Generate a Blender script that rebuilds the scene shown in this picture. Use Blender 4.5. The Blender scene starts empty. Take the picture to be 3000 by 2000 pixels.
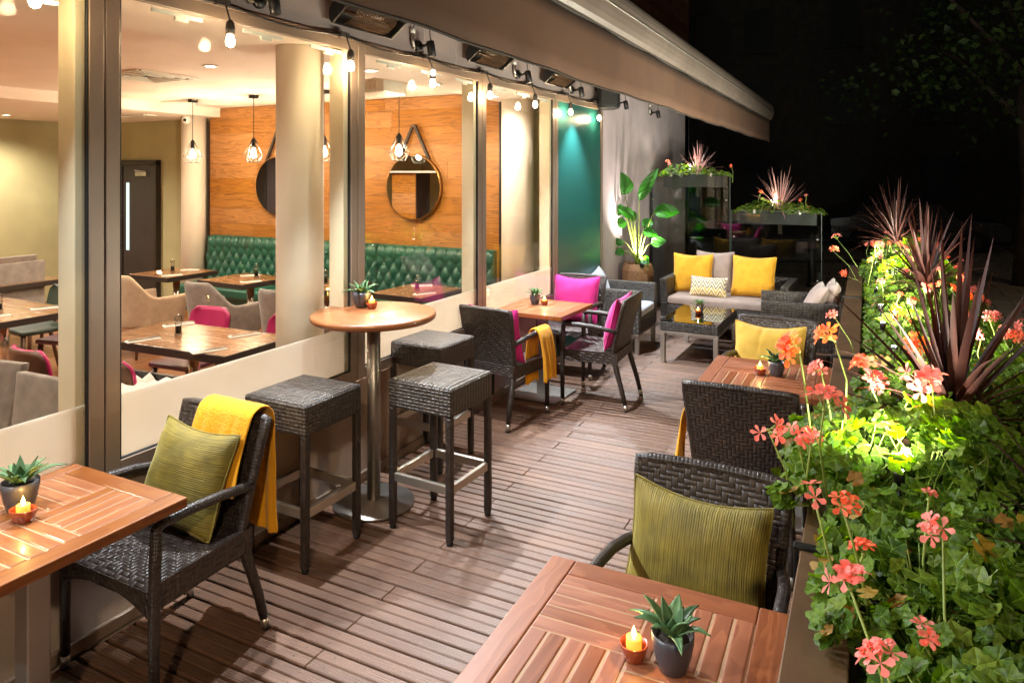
import bpy, math, random
from mathutils import Vector, Matrix, Euler
R_=math.radians; PI=math.pi; sin=math.sin; cos=math.cos
sc=bpy.context.scene; COL=sc.collection
# ------------------------------------------------------------------ camera, sky, exposure
cd=bpy.data.cameras.new('camera'); cam=bpy.data.objects.new('camera',cd); COL.objects.link(cam)
cam.location=(2.77,0,1.88); cam.rotation_euler=(R_(90),0,math.atan2(1038,2060))
cd.sensor_fit='HORIZONTAL'; cd.sensor_width=36; cd.lens=36*2060/3000; cd.shift_y=-490/3000
cd.clip_start=.05; cd.clip_end=300; sc.camera=cam
W=bpy.data.worlds.new('World'); sc.world=W; W.use_nodes=True
wt=W.node_tree; sky=wt.nodes.new('ShaderNodeTexSky'); sky.sky_type='NISHITA'; sky.sun_disc=False
sky.sun_elevation=R_(-4); sky.sun_rotation=R_(200)
bg=wt.nodes['Background']; wt.links.new(sky.outputs[0],bg.inputs[0]); bg.inputs[1].default_value=.22
vs=sc.view_settings; vs.view_transform='Standard'; vs.look='None'; vs.gamma=1; vs.exposure=1.5
sc.cycles.max_bounces=8; sc.cycles.diffuse_bounces=4; sc.cycles.glossy_bounces=3; sc.cycles.transparent_max_bounces=24
sc.cycles.transmission_bounces=4; sc.cycles.caustics_reflective=False; sc.cycles.caustics_refractive=False
sc.cycles.sample_clamp_indirect=4; sc.cycles.use_denoising=True
EXT=1.9; INT=1.4   # wattage of the terrace lamps and of the room lamps
# ------------------------------------------------------------------ node helpers
def C(r,g,b):
    f=lambda x:(x/255/12.92) if x<=10 else ((x/255+.055)/1.055)**2.4
    return (f(r),f(g),f(b),1)
class NT:
    def __init__(s,name):
        s.mat=bpy.data.materials.new(name); s.mat.use_nodes=True; s.t=s.mat.node_tree; s.t.nodes.clear()
        s.o=s.t.nodes.new('ShaderNodeOutputMaterial'); s._uv=None;s._g=None;s._ob=None
    def put(s,k,v):
        if isinstance(v,bpy.types.NodeSocket): s.t.links.new(v,k)
        elif v is not None: k.default_value=v
    def N(s,ty,ins=None,**pr):
        n=s.t.nodes.new('ShaderNode'+ty)
        for k,v in pr.items(): setattr(n,k,v)
        for k,v in (ins or {}).items(): s.put(n.inputs[k],v)
        return n
    def m(s,op,a,b=None,c=None):
        n=s.t.nodes.new('ShaderNodeMath'); n.operation=op
        for i,v in enumerate((a,b,c)):
            if v is not None: s.put(n.inputs[i],v)
        return n.outputs[0]
    def vm(s,op,a,b): return s.N('VectorMath',{0:a,1:b},operation=op).outputs[0]
    def mix(s,f,a,b): return s.N('Mix',{0:f,6:a,7:b},data_type='RGBA').outputs[2]
    @property
    def uv(s):
        if not s._uv: s._uv=s.N('TexCoord').outputs['UV']
        return s._uv
    @property
    def ob(s):
        if not s._ob: s._ob=s.N('TexCoord').outputs['Object']
        return s._ob
    @property
    def isl(s):
        if not s._g: s._g=s.N('NewGeometry').outputs['Random Per Island']
        return s._g
    def xyz(s,v):
        n=s.N('SeparateXYZ',{0:v}); return n.outputs
    def noise(s,vec,scale,det=3,rough=.55,dist=0): return s.N('TexNoise',{'Vector':vec,'Scale':scale,'Detail':det,'Roughness':rough,'Distortion':dist}).outputs['Fac']
    def mr(s,v,a,b,c=0,d=1): return s.N('MapRange',{0:v,1:a,2:b,3:c,4:d}).outputs[0]
    def bump(s,h,dist=.002,st=1): return s.N('Bump',{'Height':h,'Distance':dist,'Strength':st}).outputs[0]
    def pr(s,col,rough=.5,metal=0,nor=None,**kw):
        ins={'Base Color':col,'Roughness':rough,'Metallic':metal,'Normal':nor}; ins.update({k.replace('_',' '):v for k,v in kw.items()})
        return s.N('BsdfPrincipled',ins).outputs[0]
    def done(s,sh): s.t.links.new(sh,s.o.inputs[0]); return s.mat
    def mixs(s,f,a,b): return s.N('MixShader',{0:f,1:a,2:b}).outputs[0]
MAT={}
def plain(name,col,rough=.5,metal=0,bump=0,bs=60,var=.12,**kw):
    n=NT(name); nz=n.noise(n.ob,bs,4); nl=n.noise(n.ob,3.1,2)
    f=n.mr(nl,.3,.7,1-var,1+var); cc=n.N('Mix',{0:1.0,6:col,7:(1,1,1,1)},data_type='RGBA',blend_type='MULTIPLY')
    cv=n.N('CombineXYZ',{0:f,1:f,2:f}).outputs[0]; n.t.links.new(cv,cc.inputs[7])
    ro=n.mr(nz,.3,.7,max(rough-.06,0),min(rough+.08,1))
    MAT[name]=n.done(n.pr(cc.outputs[2],ro,metal,n.bump(nz,bump) if bump else None,**kw)); return MAT[name]
def wood(name,c1,c2,rough=.4,gs=1.0,lines=9,bump=.0004,coat=0,var=.35):
    n=NT(name); r=n.isl; off=n.m('MULTIPLY',r,37.0)
    v=n.vm('MULTIPLY',n.uv,(1.1*gs,9*gs,1)); o=n.N('CombineXYZ',{0:off,1:off,2:off}).outputs[0]; v=n.vm('ADD',v,o)
    a=n.noise(v,1.3,3,.5,.4); ring=n.m('FRACT',n.m('MULTIPLY',a,float(lines)))
    ring=n.m('POWER',ring,2.2)
    fib=n.noise(n.vm('ADD',n.vm('MULTIPLY',n.uv,(6*gs,230*gs,1)),o),1.0,2)
    t=n.m('ADD',n.m('MULTIPLY',ring,.45),n.m('MULTIPLY',fib,.6)); col=n.mix(n.mr(t,.15,.95),c1,c2)
    hs=n.N('HueSaturation',{'Value':n.mr(r,0,1,1-var,1+var*.7),'Saturation':n.mr(r,0,1,1.08,.9),'Color':col})
    MAT[name]=n.done(n.pr(hs.outputs[0],n.mr(fib,.2,.8,rough-.08,rough+.12),0,n.bump(t,bump),Coat_Weight=coat,Coat_Roughness=.15)); return MAT[name]
def wicker(name,sx,sy,run,chev,c1,c2,rough=.38,depth=.004,diag=True):
    n=NT(name); x,y,_=n.xyz(n.uv)
    if chev: x=n.m('ABSOLUTE',x)
    x=n.m('DIVIDE',x,sx); y=n.m('DIVIDE',n.m('ADD',y,40*sy*run),sy)
    i=n.m('FLOOR',x); j=n.m('FLOOR',y); fu=n.m('FRACT',x); fv=n.m('FRACT',y)
    P=2*run; mm=n.m('FLOORED_MODULO',n.m('ADD',i,j),float(P))
    weft=n.m('LESS_THAN',mm,run-.5)
    def prof(f): q=n.m('SUBTRACT',n.m('MULTIPLY',f,2.0),1.0); q=n.m('SUBTRACT',1.0,n.m('MULTIPLY',q,q)); return n.m('SQRT',n.m('MAXIMUM',q,0.0))
    t1=n.m('DIVIDE',n.m('ADD',mm,fu),float(run)); t2=n.m('DIVIDE',n.m('ADD',n.m('SUBTRACT',mm,float(run)),fv),float(run))
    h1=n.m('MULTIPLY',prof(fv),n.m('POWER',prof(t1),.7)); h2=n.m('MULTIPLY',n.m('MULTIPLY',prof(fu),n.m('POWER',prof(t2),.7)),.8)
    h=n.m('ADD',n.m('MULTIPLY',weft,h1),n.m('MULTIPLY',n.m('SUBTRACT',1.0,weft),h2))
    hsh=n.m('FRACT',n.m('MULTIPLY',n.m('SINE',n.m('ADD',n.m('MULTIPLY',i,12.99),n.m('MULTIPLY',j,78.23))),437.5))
    crevice_shade=n.mr(h,.12,.34); col=n.mix(crevice_shade,(.002,.002,.002,1),n.mix(hsh,c1,c2))  # near-black painted into the low weave stands in for crevice shade
    MAT[name]=n.done(n.pr(col,n.mr(hsh,0,1,rough-.06,rough+.1),0,n.bump(h,depth,1),Specular_IOR_Level=.55)); return MAT[name]
def emis(name,col,st,col2=None):
    n=NT(name); MAT[name]=n.done(n.N('Emission',{0:col,1:st}).outputs[0]); n.mat.cycles.emission_sampling='NONE'; return n.mat
def glow_glass(name,col,st):
    n=NT(name); a=n.N('AddShader',{0:n.N('BsdfTransparent').outputs[0],1:n.N('Emission',{0:col,1:st}).outputs[0]}).outputs[0]
    MAT[name]=n.done(a); n.mat.cycles.emission_sampling='NONE'; return n.mat
def glass(name,tint,ior=1.45,rough=0.0,k=1.0):
    n=NT(name); f=n.N('Fresnel',{'IOR':ior}).outputs[0]; f=n.m('MULTIPLY',f,k)
    sm=n.noise(n.ob,2.3,3); tr=n.mix(n.mr(sm,.4,.75),tint,(tint[0]*.96,tint[1]*.95,tint[2]*.93,1))
    MAT[name]=n.done(n.mixs(f,n.N('BsdfTransparent',{0:tr}).outputs[0],n.N('BsdfGlossy',{'Roughness':rough}).outputs[0])); return n.mat
def leafy(name,c1,c2,trans=.45,rough=.45,vein=0):
    n=NT(name); col=n.mix(n.isl,c1,c2); nz=n.noise(n.ob,45,3)
    col=n.N('HueSaturation',{'Value':n.mr(nz,.3,.7,.8,1.2),'Color':col}).outputs[0]
    nor=None
    if vein<0:
        x,y,_=n.xyz(n.uv); an=n.m('ARCTAN2',y,x); rr_=n.m('SQRT',n.m('ADD',n.m('MULTIPLY',x,x),n.m('MULTIPLY',y,y)))
        d_=n.m('MULTIPLY',n.m('ABSOLUTE',n.m('SINE',n.m('MULTIPLY',an,2.5))),rr_); vn=n.mr(d_,.02,.09,.55,0)
        col=n.mix(vn,col,tuple(min(1,q*1.7) for q in c2[:3])+(1,)); zn=n.m('MULTIPLY',n.mr(n.m('ABSOLUTE',n.m('SUBTRACT',rr_,.5)),.03,.16,1,0),.35); col=n.mix(zn,col,tuple(q*.5 for q in c1[:3])+(1,))
        nor=n.bump(n.m('ADD',d_,n.m('MULTIPLY',nz,.25)),.006)
    elif vein:
        x,y,_=n.xyz(n.uv); w=n.m('SINE',n.m('MULTIPLY',n.m('SUBTRACT',x,n.m('MULTIPLY',n.m('ABSOLUTE',y),.5)),float(vein))); nor=n.bump(w,.0015)
    p=n.pr(col,rough,0,nor,Specular_IOR_Level=.3)
    tc=n.N('HueSaturation',{'Value':1.35,'Saturation':1.1,'Color':col}).outputs[0]
    MAT[name]=n.done(n.mixs(trans,p,n.N('BsdfTranslucent',{0:tc}).outputs[0])); return n.mat
def cloth(name,col,col2=None,sc_=900,rough=.85,sheen=.3,bump=.0006):
    n=NT(name); x,y,_=n.xyz(n.uv); w=n.m('MULTIPLY',n.m('SINE',n.m('MULTIPLY',x,float(sc_))),n.m('SINE',n.m('MULTIPLY',y,float(sc_))))
    nz=n.noise(n.ob,14,4); col=n.mix(n.mr(nz,.3,.75),col,col2 or tuple(c*.8 for c in col[:3])+(1,))
    h=n.m('ADD',n.m('MULTIPLY',w,.5),n.m('MULTIPLY',n.noise(n.ob,120,3),1.2))
    MAT[name]=n.done(n.pr(col,rough,0,n.bump(h,bump),Sheen_Weight=sheen,Sheen_Roughness=.4)); return n.mat
# ------------------------------------------------------------------ materials
plain('bronze_aluminium',C(138,119,103),.4,.3,.0002,200,.08)
plain('black_gasket',C(18,17,16),.55)
plain('cream_post',C(216,200,172),.5,0,.0003,30,.05)
plain('fascia_paint',C(152,136,130),.62,0,.0006,90,.1)
plain('pier_paint',C(184,170,172),.6,0,.0008,60,.12)
plain('plinth',C(168,150,136),.42,0,.0035,220,.12)
plain('steel',C(190,184,174),.33,.85,.00015,300,.06)
plain('brushed_steel',C(170,164,156),.4,1,.0002,420,.1)
plain('dark_plate',C(92,86,80),.34,.9,.0003,200,.15)
plain('black_metal',C(22,21,21),.42,.3)
plain('black_plastic',C(20,19,18),.4)
plain('grey_cable',C(70,62,56),.5)
plain('white_plastic',C(225,222,215),.4)
plain('ceiling_paint',C(238,222,210),.75,0,.0004,40,.03)
plain('white_column',C(226,214,198),.55,0,.0004,30,.04)
plain('olive_wall',C(172,164,124),.7,0,.0005,50,.06)
plain('door_dark',C(48,40,42),.45,0,.0003,30,.15)
plain('white_trim',C(235,230,220),.5)
plain('chrome',C(220,216,210),.12,1)
plain('grille_brass',C(92,70,48),.5,.7)
plain('aged_brass',C(170,125,70),.35,1)
plain('leather_strap',C(40,28,22),.55,0,.0006,120)
plain('dark_walnut_edge',C(40,30,26),.45,0,.0004,60)
plain('awning_fabric',C(86,58,39),.85,0,.0008,160,.12)
plain('awning_alu',C(118,104,94),.36,.15,0,14,.12)
plain('awning_edge',C(50,40,30),.7)
plain('planter_bronze',C(92,68,46),.45,.3,.0006,25,.25)
plain('glass_edge',C(66,76,70),.3)
plain('soil',C(38,28,20),.95,0,.006,60)
plain('pot_slate',C(66,66,74),.38,0,.002,22,.25)
plain('terracotta',C(136,58,28),.22,0,.001,18,.2,Coat_Weight=.6)
plain('pepper',C(24,18,14),.8,0,.002,400)
plain('napkin',C(240,238,232),.8,0,.001,60,.04)
plain('rubber',C(16,15,15),.7)
plain('asphalt',C(64,60,56),.85,0,.004,160,.2)
plain('far_wall',C(64,58,48),.9,0,.004,20,.25)
plain('dark_window',C(12,13,14),.6)
plain('bark',C(60,48,38),.9,0,.01,24,.3)
plain('car_paint',C(18,22,34),.25,.2)
plain('iron',C(16,16,17),.45,.4,.0006,120)
plain('stem_green',C(122,138,58),.5,0,0,60,.25)
plain('aircon',C(228,220,206),.4)
plain('speaker_black',C(24,23,23),.6,0,.0008,300)
plain('paper',C(228,224,214),.85,0,.004,30)
plain('walnut',C(84,52,34),.4,0,.0004,60,.2)
plain('reflector',C(58,52,46),.35,.8)
plain('heater_glass',C(70,48,30),.15,.3)
wood('teak',C(126,72,48),C(160,100,68),.38,1,7,.0003,.25,.28)
wood('teak_orange',C(124,68,34),C(158,100,52),.36,1,7,.0003,.3,.3)
plain('caulk',C(158,124,92),.55)
wood('oak_wall',C(184,122,50),C(108,64,20),.5,.55,11,.0005,0,.16)
wood('plank_table',C(112,70,34),C(158,106,52),.24,.7,6,.0005,.5,.22)
wood('oak_floor',C(126,82,54),C(168,116,78),.34,.6,6,.0004,.2,.25)
wood('clad_upper',C(196,128,64),C(150,90,42),.5,.6,8,.0006,0,.2)
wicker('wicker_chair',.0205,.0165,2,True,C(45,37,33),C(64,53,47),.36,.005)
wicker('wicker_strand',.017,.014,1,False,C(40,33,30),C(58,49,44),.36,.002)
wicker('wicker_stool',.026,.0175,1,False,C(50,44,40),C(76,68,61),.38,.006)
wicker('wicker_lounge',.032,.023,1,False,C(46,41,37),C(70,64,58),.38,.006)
glass('window_glass',(.97,.985,.97,1),1.3,0,.16)
glass('screen_glass',(.86,.9,.88,1),1.5,.0,1.1)
glass('table_glass',(.35,.36,.35,1),1.6,.02,1.5)
glass('mill_acrylic',(.86,.86,.85,1),1.4,.1,.8)
n=NT('mirror'); MAT['mirror']=n.done(n.N('BsdfGlossy',{0:(.78,.76,.72,1),'Roughness':.01}).outputs[0])
n=NT('frosted_film'); nz=n.noise(n.ob,1.4,2)
MAT['frosted_film']=n.done(n.mixs(.88,n.pr(C(240,236,228),.45),n.N('BsdfTranslucent',{0:n.mix(nz,(.97,.96,.93,1),(.93,.92,.89,1))}).outputs[0]))
n=NT('teal_glazed'); MAT['teal_glazed']=n.done(n.pr(n.mix(n.noise(n.ob,1.2,2),C(26,78,72),C(38,98,94)),.32,0,n.bump(n.noise(n.ob,5,2),.001)))
emis('downlight_lens',(1,.93,.82,1),18)
emis('spot_lens',(.8,.9,1,1),40)
emis('uplight_lens',(.95,1,.9,1),30)
glow_glass('bulb_glass',(1,.78,.45,1),26)
glow_glass('pendant_glass',(1,.8,.5,1),30)
emis('flame',(1,.62,.14,1),14)
n=NT('wax'); z=n.xyz(n.ob)[2]
MAT['wax']=n.done(n.N('AddShader',{0:n.pr(C(226,160,70),.5),1:n.N('Emission',{0:(1,.36,.03,1),1:.42}).outputs[0]}).outputs[0]); n.mat.cycles.emission_sampling='NONE'
emis('exit_slit',(.75,1,.9,1),.55)
leafy('geranium_leaf',C(54,82,16),C(108,138,38),.48,.5,-1)
leafy('geranium_old',C(150,130,50),C(140,84,44),.3,.6)
leafy('geranium_pale',C(84,108,24),C(124,146,50),.5,.5,-1)
leafy('petal',C(242,116,100),C(250,160,148),.35,.6)
leafy('petal_orange',C(242,100,64),C(248,132,92),.35,.6)
leafy('cordyline',C(40,15,10),C(60,27,18),.15,.6)
leafy('cordyline_pale',C(150,104,96),C(190,150,140),.2,.45)
leafy('strelitzia',C(30,80,22),C(54,112,36),.35,.33,140)
leafy('succulent',C(58,88,56),C(96,128,84),.12,.4)
leafy('tree_leaf',C(36,52,22),C(56,74,32),.3,.5)
plain('yellow_fleece',C(226,158,6),.95,0,.004,90,.12,Sheen_Weight=.15)
cloth('yellow_linen',C(222,162,36),C(204,144,26))
cloth('mustard_linen',C(188,150,54),C(166,130,40))
cloth('pink_linen',C(206,34,128),C(180,24,110))
cloth('taupe_linen',C(158,138,126),C(142,122,112))
cloth('pale_grey_linen',C(176,180,190),C(158,162,174))
cloth('grey_weave',C(142,132,124),C(116,106,100),420,.9,.2,.001)
cloth('sand_weave',C(186,160,134),C(168,142,116),420,.9,.2,.001)
plain('pink_leather',C(178,32,94),.38,0,.0006,140,.06)
plain('plum_leather',C(84,22,44),.4,0,.0006,140,.06)
plain('bottle_leather',C(36,52,42),.38,0,.0006,140,.06)
plain('green_leather',C(34,86,70),.34,0,.0008,90,.1)
def corduroy(name,ax):
    n=NT(name); x,y,_=n.xyz(n.uv); q=(x,y)[ax]; o=(y,x)[ax]
    wob=n.m('MULTIPLY',n.noise(n.ob,5,3),.012); w=n.noise(n.N('CombineXYZ',{0:n.m('MULTIPLY',n.m('ADD',q,wob),120.0),1:n.m('MULTIPLY',o,9.0)}).outputs[0],1,1,.4)
    s=n.m('SINE',n.m('MULTIPLY',n.m('ADD',q,wob),820.0)); h=n.m('ADD',n.m('MULTIPLY',s,.3),n.m('MULTIPLY',w,2.0))
    nz=n.noise(n.ob,9,4); col=n.mix(n.mr(n.m('ADD',n.m('MULTIPLY',w,.34),n.m('MULTIPLY',nz,.72)),.35,.72),C(80,70,14),C(128,112,32))
    MAT[name]=n.done(n.pr(col,.7,0,n.bump(h,.0012),Sheen_Weight=.8,Sheen_Roughness=.35,Sheen_Tint=(.9,.85,.4,1)))
corduroy('olive_cord_h',1); corduroy('olive_cord_v',0)
n=NT('chevron'); x,y,_=n.xyz(n.uv)
tri=n.m('ABSOLUTE',n.m('SUBTRACT',n.m('FRACT',n.m('DIVIDE',x,.1)),.5)); b=n.m('FRACT',n.m('DIVIDE',n.m('ADD',y,n.m('MULTIPLY',tri,.17)),.105))
c_=n.mix(n.m('LESS_THAN',b,.3),C(226,214,180),n.mix(n.m('GREATER_THAN',y,.095),C(196,160,70),C(140,128,112)))
c_=n.mix(n.m('LESS_THAN',n.m('ABSOLUTE',n.m('SUBTRACT',b,.62)),.13),c_,n.mix(n.m('GREATER_THAN',y,.085),C(172,132,62),C(132,122,108)))
MAT['chevron']=n.done(n.pr(c_,.85,0,n.bump(n.noise(n.ob,200,3),.0005),Sheen_Weight=.2))
n=NT('cork_fibre'); nz=n.noise(n.ob,55,5,.7,1.5)
MAT['cork_fibre']=n.done(n.pr(n.mix(n.mr(nz,.35,.68),C(72,46,26),C(156,112,72)),.75,0,n.bump(nz,.004)))
n=NT('deck'); x,y,_=n.xyz(n.uv); r=n.isl
gr=n.m('SINE',n.m('MULTIPLY',y,2*PI/.0105)); wear=n.noise(n.ob,2.2,5,.65); fine=n.noise(n.vm('MULTIPLY',n.ob,(7,90,1)),1,3)
col=n.mix(n.mr(n.m('ADD',n.m('MULTIPLY',wear,.7),n.m('MULTIPLY',fine,.5)),.35,.85),C(88,59,42),C(126,94,73))
col=n.N('HueSaturation',{'Value':n.mr(r,0,1,.82,1.15),'Color':col}).outputs[0]
sc1=n.mr(n.noise(n.vm('MULTIPLY',n.ob,(60,40,1)),1,4,.7),.58,.7); sc2=n.m('MULTIPLY',sc1,n.mr(n.noise(n.ob,1.1,3),.45,.65)); col=n.mix(n.m('MULTIPLY',sc2,.5),col,C(160,138,120))
MAT['deck']=n.done(n.pr(col,n.mr(wear,.3,.7,.36,.55),0,n.bump(n.m('ADD',n.m('MULTIPLY',gr,.8),n.m('MULTIPLY',fine,.5)),.001),Specular_IOR_Level=.6))
def bricks(name,c1,c2,mortar,bw,bh,ms,rough,bd,vec='uv'):
    n=NT(name); b=n.N('TexBrick',{'Vector':getattr(n,vec),'Color1':c1,'Color2':c2,'Mortar':mortar,'Scale':1,'Mortar Size':ms,'Mortar Smooth':.3,'Brick Width':bw,'Row Height':bh})
    nz=n.noise(n.ob,30,5,.65); col=n.mix(n.mr(nz,.3,.8,0,.5),b.outputs[0],tuple(x*.55 for x in c1[:3])+(1,))
    h=n.m('ADD',n.m('MULTIPLY',b.outputs[1],-1.0),n.m('MULTIPLY',nz,.5)); MAT[name]=n.done(n.pr(col,rough,0,n.bump(h,bd))); return n.mat
bricks('cobbles',C(140,124,92),C(110,98,72),C(22,20,16),.2,.11,.016,.6,.02,'ob')
bricks('pavers',C(150,136,112),C(128,116,96),C(30,26,22),.6,.45,.012,.75,.006,'ob')
# ------------------------------------------------------------------ mesh builder
class MB:
    def __init__(s): s.v=[];s.f=[];s.uv=[];s.sm=[];s.mi=[];s.cm=0;s.T=None
    def add(s,vs_,fs,uvs=None,smooth=False):
        o=len(s.v)
        for p in vs_:
            p=Vector(p); s.v.append(tuple(s.T@p if s.T else p))
        for k,f in enumerate(fs):
            s.f.append([o+i for i in f]); s.sm.append(smooth); s.mi.append(s.cm)
            s.uv.extend(uvs[k] if uvs else [(vs_[i][0],vs_[i][1]) for i in f])
        return s
    def box(s,c,d,M=None,grain=False):
        x,y,z=(q/2 for q in d); L=[(-x,-y,-z),(x,-y,-z),(x,y,-z),(-x,y,-z),(-x,-y,z),(x,-y,z),(x,y,z),(-x,y,z)]
        F=[(0,3,2,1),(4,5,6,7),(0,1,5,4),(2,3,7,6),(1,2,6,5),(3,0,4,7)]; A=[(0,1),(0,1),(0,2),(0,2),(1,2),(1,2)]
        uvs=[]
        for f,(a,b) in zip(F,A):
            if grain and d[b]>d[a]: a,b=b,a
            uvs.append([(L[i][a]+(0 if grain else c[a]),L[i][b]+(0 if grain else c[b])) for i in f])
        P=[]
        for p in L:
            q=Vector(p)
            if M is not None: q=M@q
            P.append(q+Vector(c))
        return s.add(P,F,uvs)
    def tube(s,pts,r,n=8,cap=True,smooth=True,square=False):
        P=[Vector(p) for p in pts]; m=len(P); rr=r if isinstance(r,(list,tuple)) else [r]*m
        V=[];U=[];L=0;t0=(P[1]-P[0]).normalized(); a=Vector((0,0,1)) if abs(t0.z)<.9 else Vector((1,0,0))
        N=t0.cross(a).normalized(); lens=[0]
        for i in range(m):
            t=((P[min(i+1,m-1)]-P[max(i-1,0)])).normalized()
            N=(N-t*N.dot(t)).normalized(); B=t.cross(N)
            if i: lens.append(lens[-1]+(P[i]-P[i-1]).length)
            for k in range(n):
                an=2*PI*(k+(.5 if square else 0))/n; V.append(P[i]+(N*cos(an)+B*sin(an))*rr[i])
        F=[];u=[]
        for i in range(m-1):
            for k in range(n):
                k2=(k+1)%n; F.append((i*n+k,i*n+k2,(i+1)*n+k2,(i+1)*n+k)); c=2*PI*max(rr)/n
                u.append([(k*c,lens[i]),((k+1)*c,lens[i]),((k+1)*c,lens[i+1]),(k*c,lens[i+1])])
        if cap:
            F.append(tuple(range(n-1,-1,-1))); F.append(tuple((m-1)*n+k for k in range(n))); u+= [[(0,0)]*n]*2
        return s.add(V,F,u,smooth)
    def lathe(s,prof,n=24,c=(0,0,0),smooth=True,M=None):
        V=[];F=[];u=[];L=[0]
        for i,(r,z) in enumerate(prof):
            if i: L.append(L[-1]+math.hypot(r-prof[i-1][0],z-prof[i-1][1]))
            for k in range(n):
                a=2*PI*k/n; q=Vector((r*cos(a),r*sin(a),z))
                if M is not None: q=M@q
                V.append(q+Vector(c))
        R=max(p[0] for p in prof)
        for i in range(len(prof)-1):
            for k in range(n):
                k2=(k+1)%n; F.append((i*n+k,i*n+k2,(i+1)*n+k2,(i+1)*n+k)); q=2*PI*R/n
                u.append([(k*q,L[i]),((k+1)*q,L[i]),((k+1)*q,L[i+1]),(k*q,L[i+1])])
        for e,rev in ((0,1),(len(prof)-1,0)):
            if prof[e][0]>1e-6:
                idx=[e*n+k for k in range(n)]; F.append(tuple(idx[::-1] if rev else idx)); u.append([(V[i][0],V[i][1]) for i in F[-1]])
        return s.add(V,F,u,smooth)
    def surf(s,fn,nu,nv,ul=1,vl=1,u0=0,v0=0,smooth=True,flip=False,closeu=False):
        V=[fn(i/nu,j/nv) for j in range(nv+1) for i in range(nu+1)]; F=[];u=[]
        for j in range(nv):
            for i in range(nu):
                a=j*(nu+1)+i; q=(a,a+1,a+nu+2,a+nu+1); k=[(i,j),(i+1,j),(i+1,j+1),(i,j+1)]
                if flip: q=q[::-1];k=k[::-1]
                F.append(q); u.append([(u0+x/nu*ul,v0+y/nv*vl) for x,y in k])
        return s.add(V,F,u,smooth)
    def prism(s,pts,z0,z1,ax='z',smooth=False):
        n=len(pts); mp={'z':lambda a,b,c:(a,b,c),'x':lambda a,b,c:(c,a,b),'y':lambda a,b,c:(a,c,b)}[ax]
        V=[mp(a,b,z0) for a,b in pts]+[mp(a,b,z1) for a,b in pts]
        F=[tuple(range(n-1,-1,-1)),tuple(range(n,2*n))]; u=[[pts[i] for i in F[0]],[pts[i-n] for i in F[1]]]; L=0
        for i in range(n):
            k=(i+1)%n; d=math.dist(pts[i],pts[k]); F.append((i,k,n+k,n+i)); u.append([(L,z0),(L+d,z0),(L+d,z1),(L,z1)]); L+=d
        return s.add(V,F,u,smooth)
    def build(s,name,mat,parent=None,bevel=0,seg=2,solid=0,sub=0,ang=.6):
        me=bpy.data.meshes.new(name); me.from_pydata(s.v,[],s.f)
        ul=me.uv_layers.new(name='UVMap'); ul.data.foreach_set('uv',[c for q in s.uv for c in q])
        for mm in (mat if isinstance(mat,(list,tuple)) else [mat]): me.materials.append(MAT[mm])
        me.polygons.foreach_set('use_smooth',s.sm); me.polygons.foreach_set('material_index',s.mi); me.update()
        o=bpy.data.objects.new(name,me); COL.objects.link(o)
        if parent: o.parent=parent
        if solid: md=o.modifiers.new('s','SOLIDIFY'); md.thickness=solid; md.offset=0
        if sub: md=o.modifiers.new('u','SUBSURF'); md.levels=sub; md.render_levels=sub
        if bevel:
            md=o.modifiers.new('b','BEVEL'); md.width=bevel; md.segments=seg; md.limit_method='ANGLE'; md.angle_limit=ang
        return o
def tag(o,label=None,cat=None,group=None,kind=None):
    for k,v in (('label',label),('category',cat),('group',group),('kind',kind)):
        if v: o[k]=v
    return o
def thing(name,label,cat,loc=(0,0,0),rot=0,group=None):
    o=bpy.data.objects.new(name,None); COL.objects.link(o); o.location=loc; o.empty_display_size=.1
    o.rotation_euler=rot if isinstance(rot,tuple) else (0,0,rot)
    return tag(o,label,cat,group)
def dup(root,loc,rot,label):
    def cp(o,par):
        c=o.copy(); COL.objects.link(c); c.parent=par
        for ch in list(o.children): cp(ch,c)
        return c
    r=cp(root,None); r.location=loc; r.rotation_euler=rot if isinstance(rot,tuple) else (0,0,rot); r['label']=label; return r
def struct(name,mb,mat,**k): return tag(mb.build(name,mat,**k),kind='structure')
def lamp(kind,name,parent,loc,watts,col,rot=(0,0,0),size=.03,cone=None,blend=.5):
    l=bpy.data.lights.new(name,kind); l.energy=watts; l.color=col
    if kind=='AREA': l.shape='DISK'; l.size=size
    else: l.shadow_soft_size=size
    if cone: l.spot_size=R_(cone); l.spot_blend=blend
    o=bpy.data.objects.new(name,l); COL.objects.link(o); o.location=loc; o.rotation_euler=rot; o.parent=parent; return o
RZ=lambda a:Matrix.Rotation(a,3,'Z'); RX=lambda a:Matrix.Rotation(a,3,'X'); RY=lambda a:Matrix.Rotation(a,3,'Y')
WARM=(1,.73,.45); SOFT=(1,.87,.73); COOL=(.86,.93,1)
# ------------------------------------------------------------------ ground, deck, street
rng=random.Random(4)
b=MB(); b.box((20,30,-.21),(160,140,.1)); struct('road',b,'asphalt')
b=MB(); b.box((4.6,9.6,-.155),(3.0,60,.05)); struct('pavement',b,'pavers')
b=MB(); b.box((1.5,16.2,-.145),(9,12.6,.05)); struct('pavement',b,'pavers')
b=MB(); b.box((14.2,20,-.153),(16,60,.03)); struct('street',b,'cobbles')
b=MB(); y=-1.2; row=0
while y<9.8:
    cuts=[.022]+([.85,2.2] if row%2 else [1.62])+[2.62]
    for a,c in zip(cuts,cuts[1:]):
        [b.box(((a+c)/2+.0015,y+.06+q,-.012),(c-a-.003,.0495,.024),grain=True) for q in (-.028,.028)]
    y+=.12; row+=1
deck=struct('deck',b,'deck',bevel=.003,seg=1)
b=MB(); b.box((1.3,4.3,-.075),(2.7,11.2,.09)); struct('deck_base',b,'black_gasket')
b=MB(); y=-1.2; row=0
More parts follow.
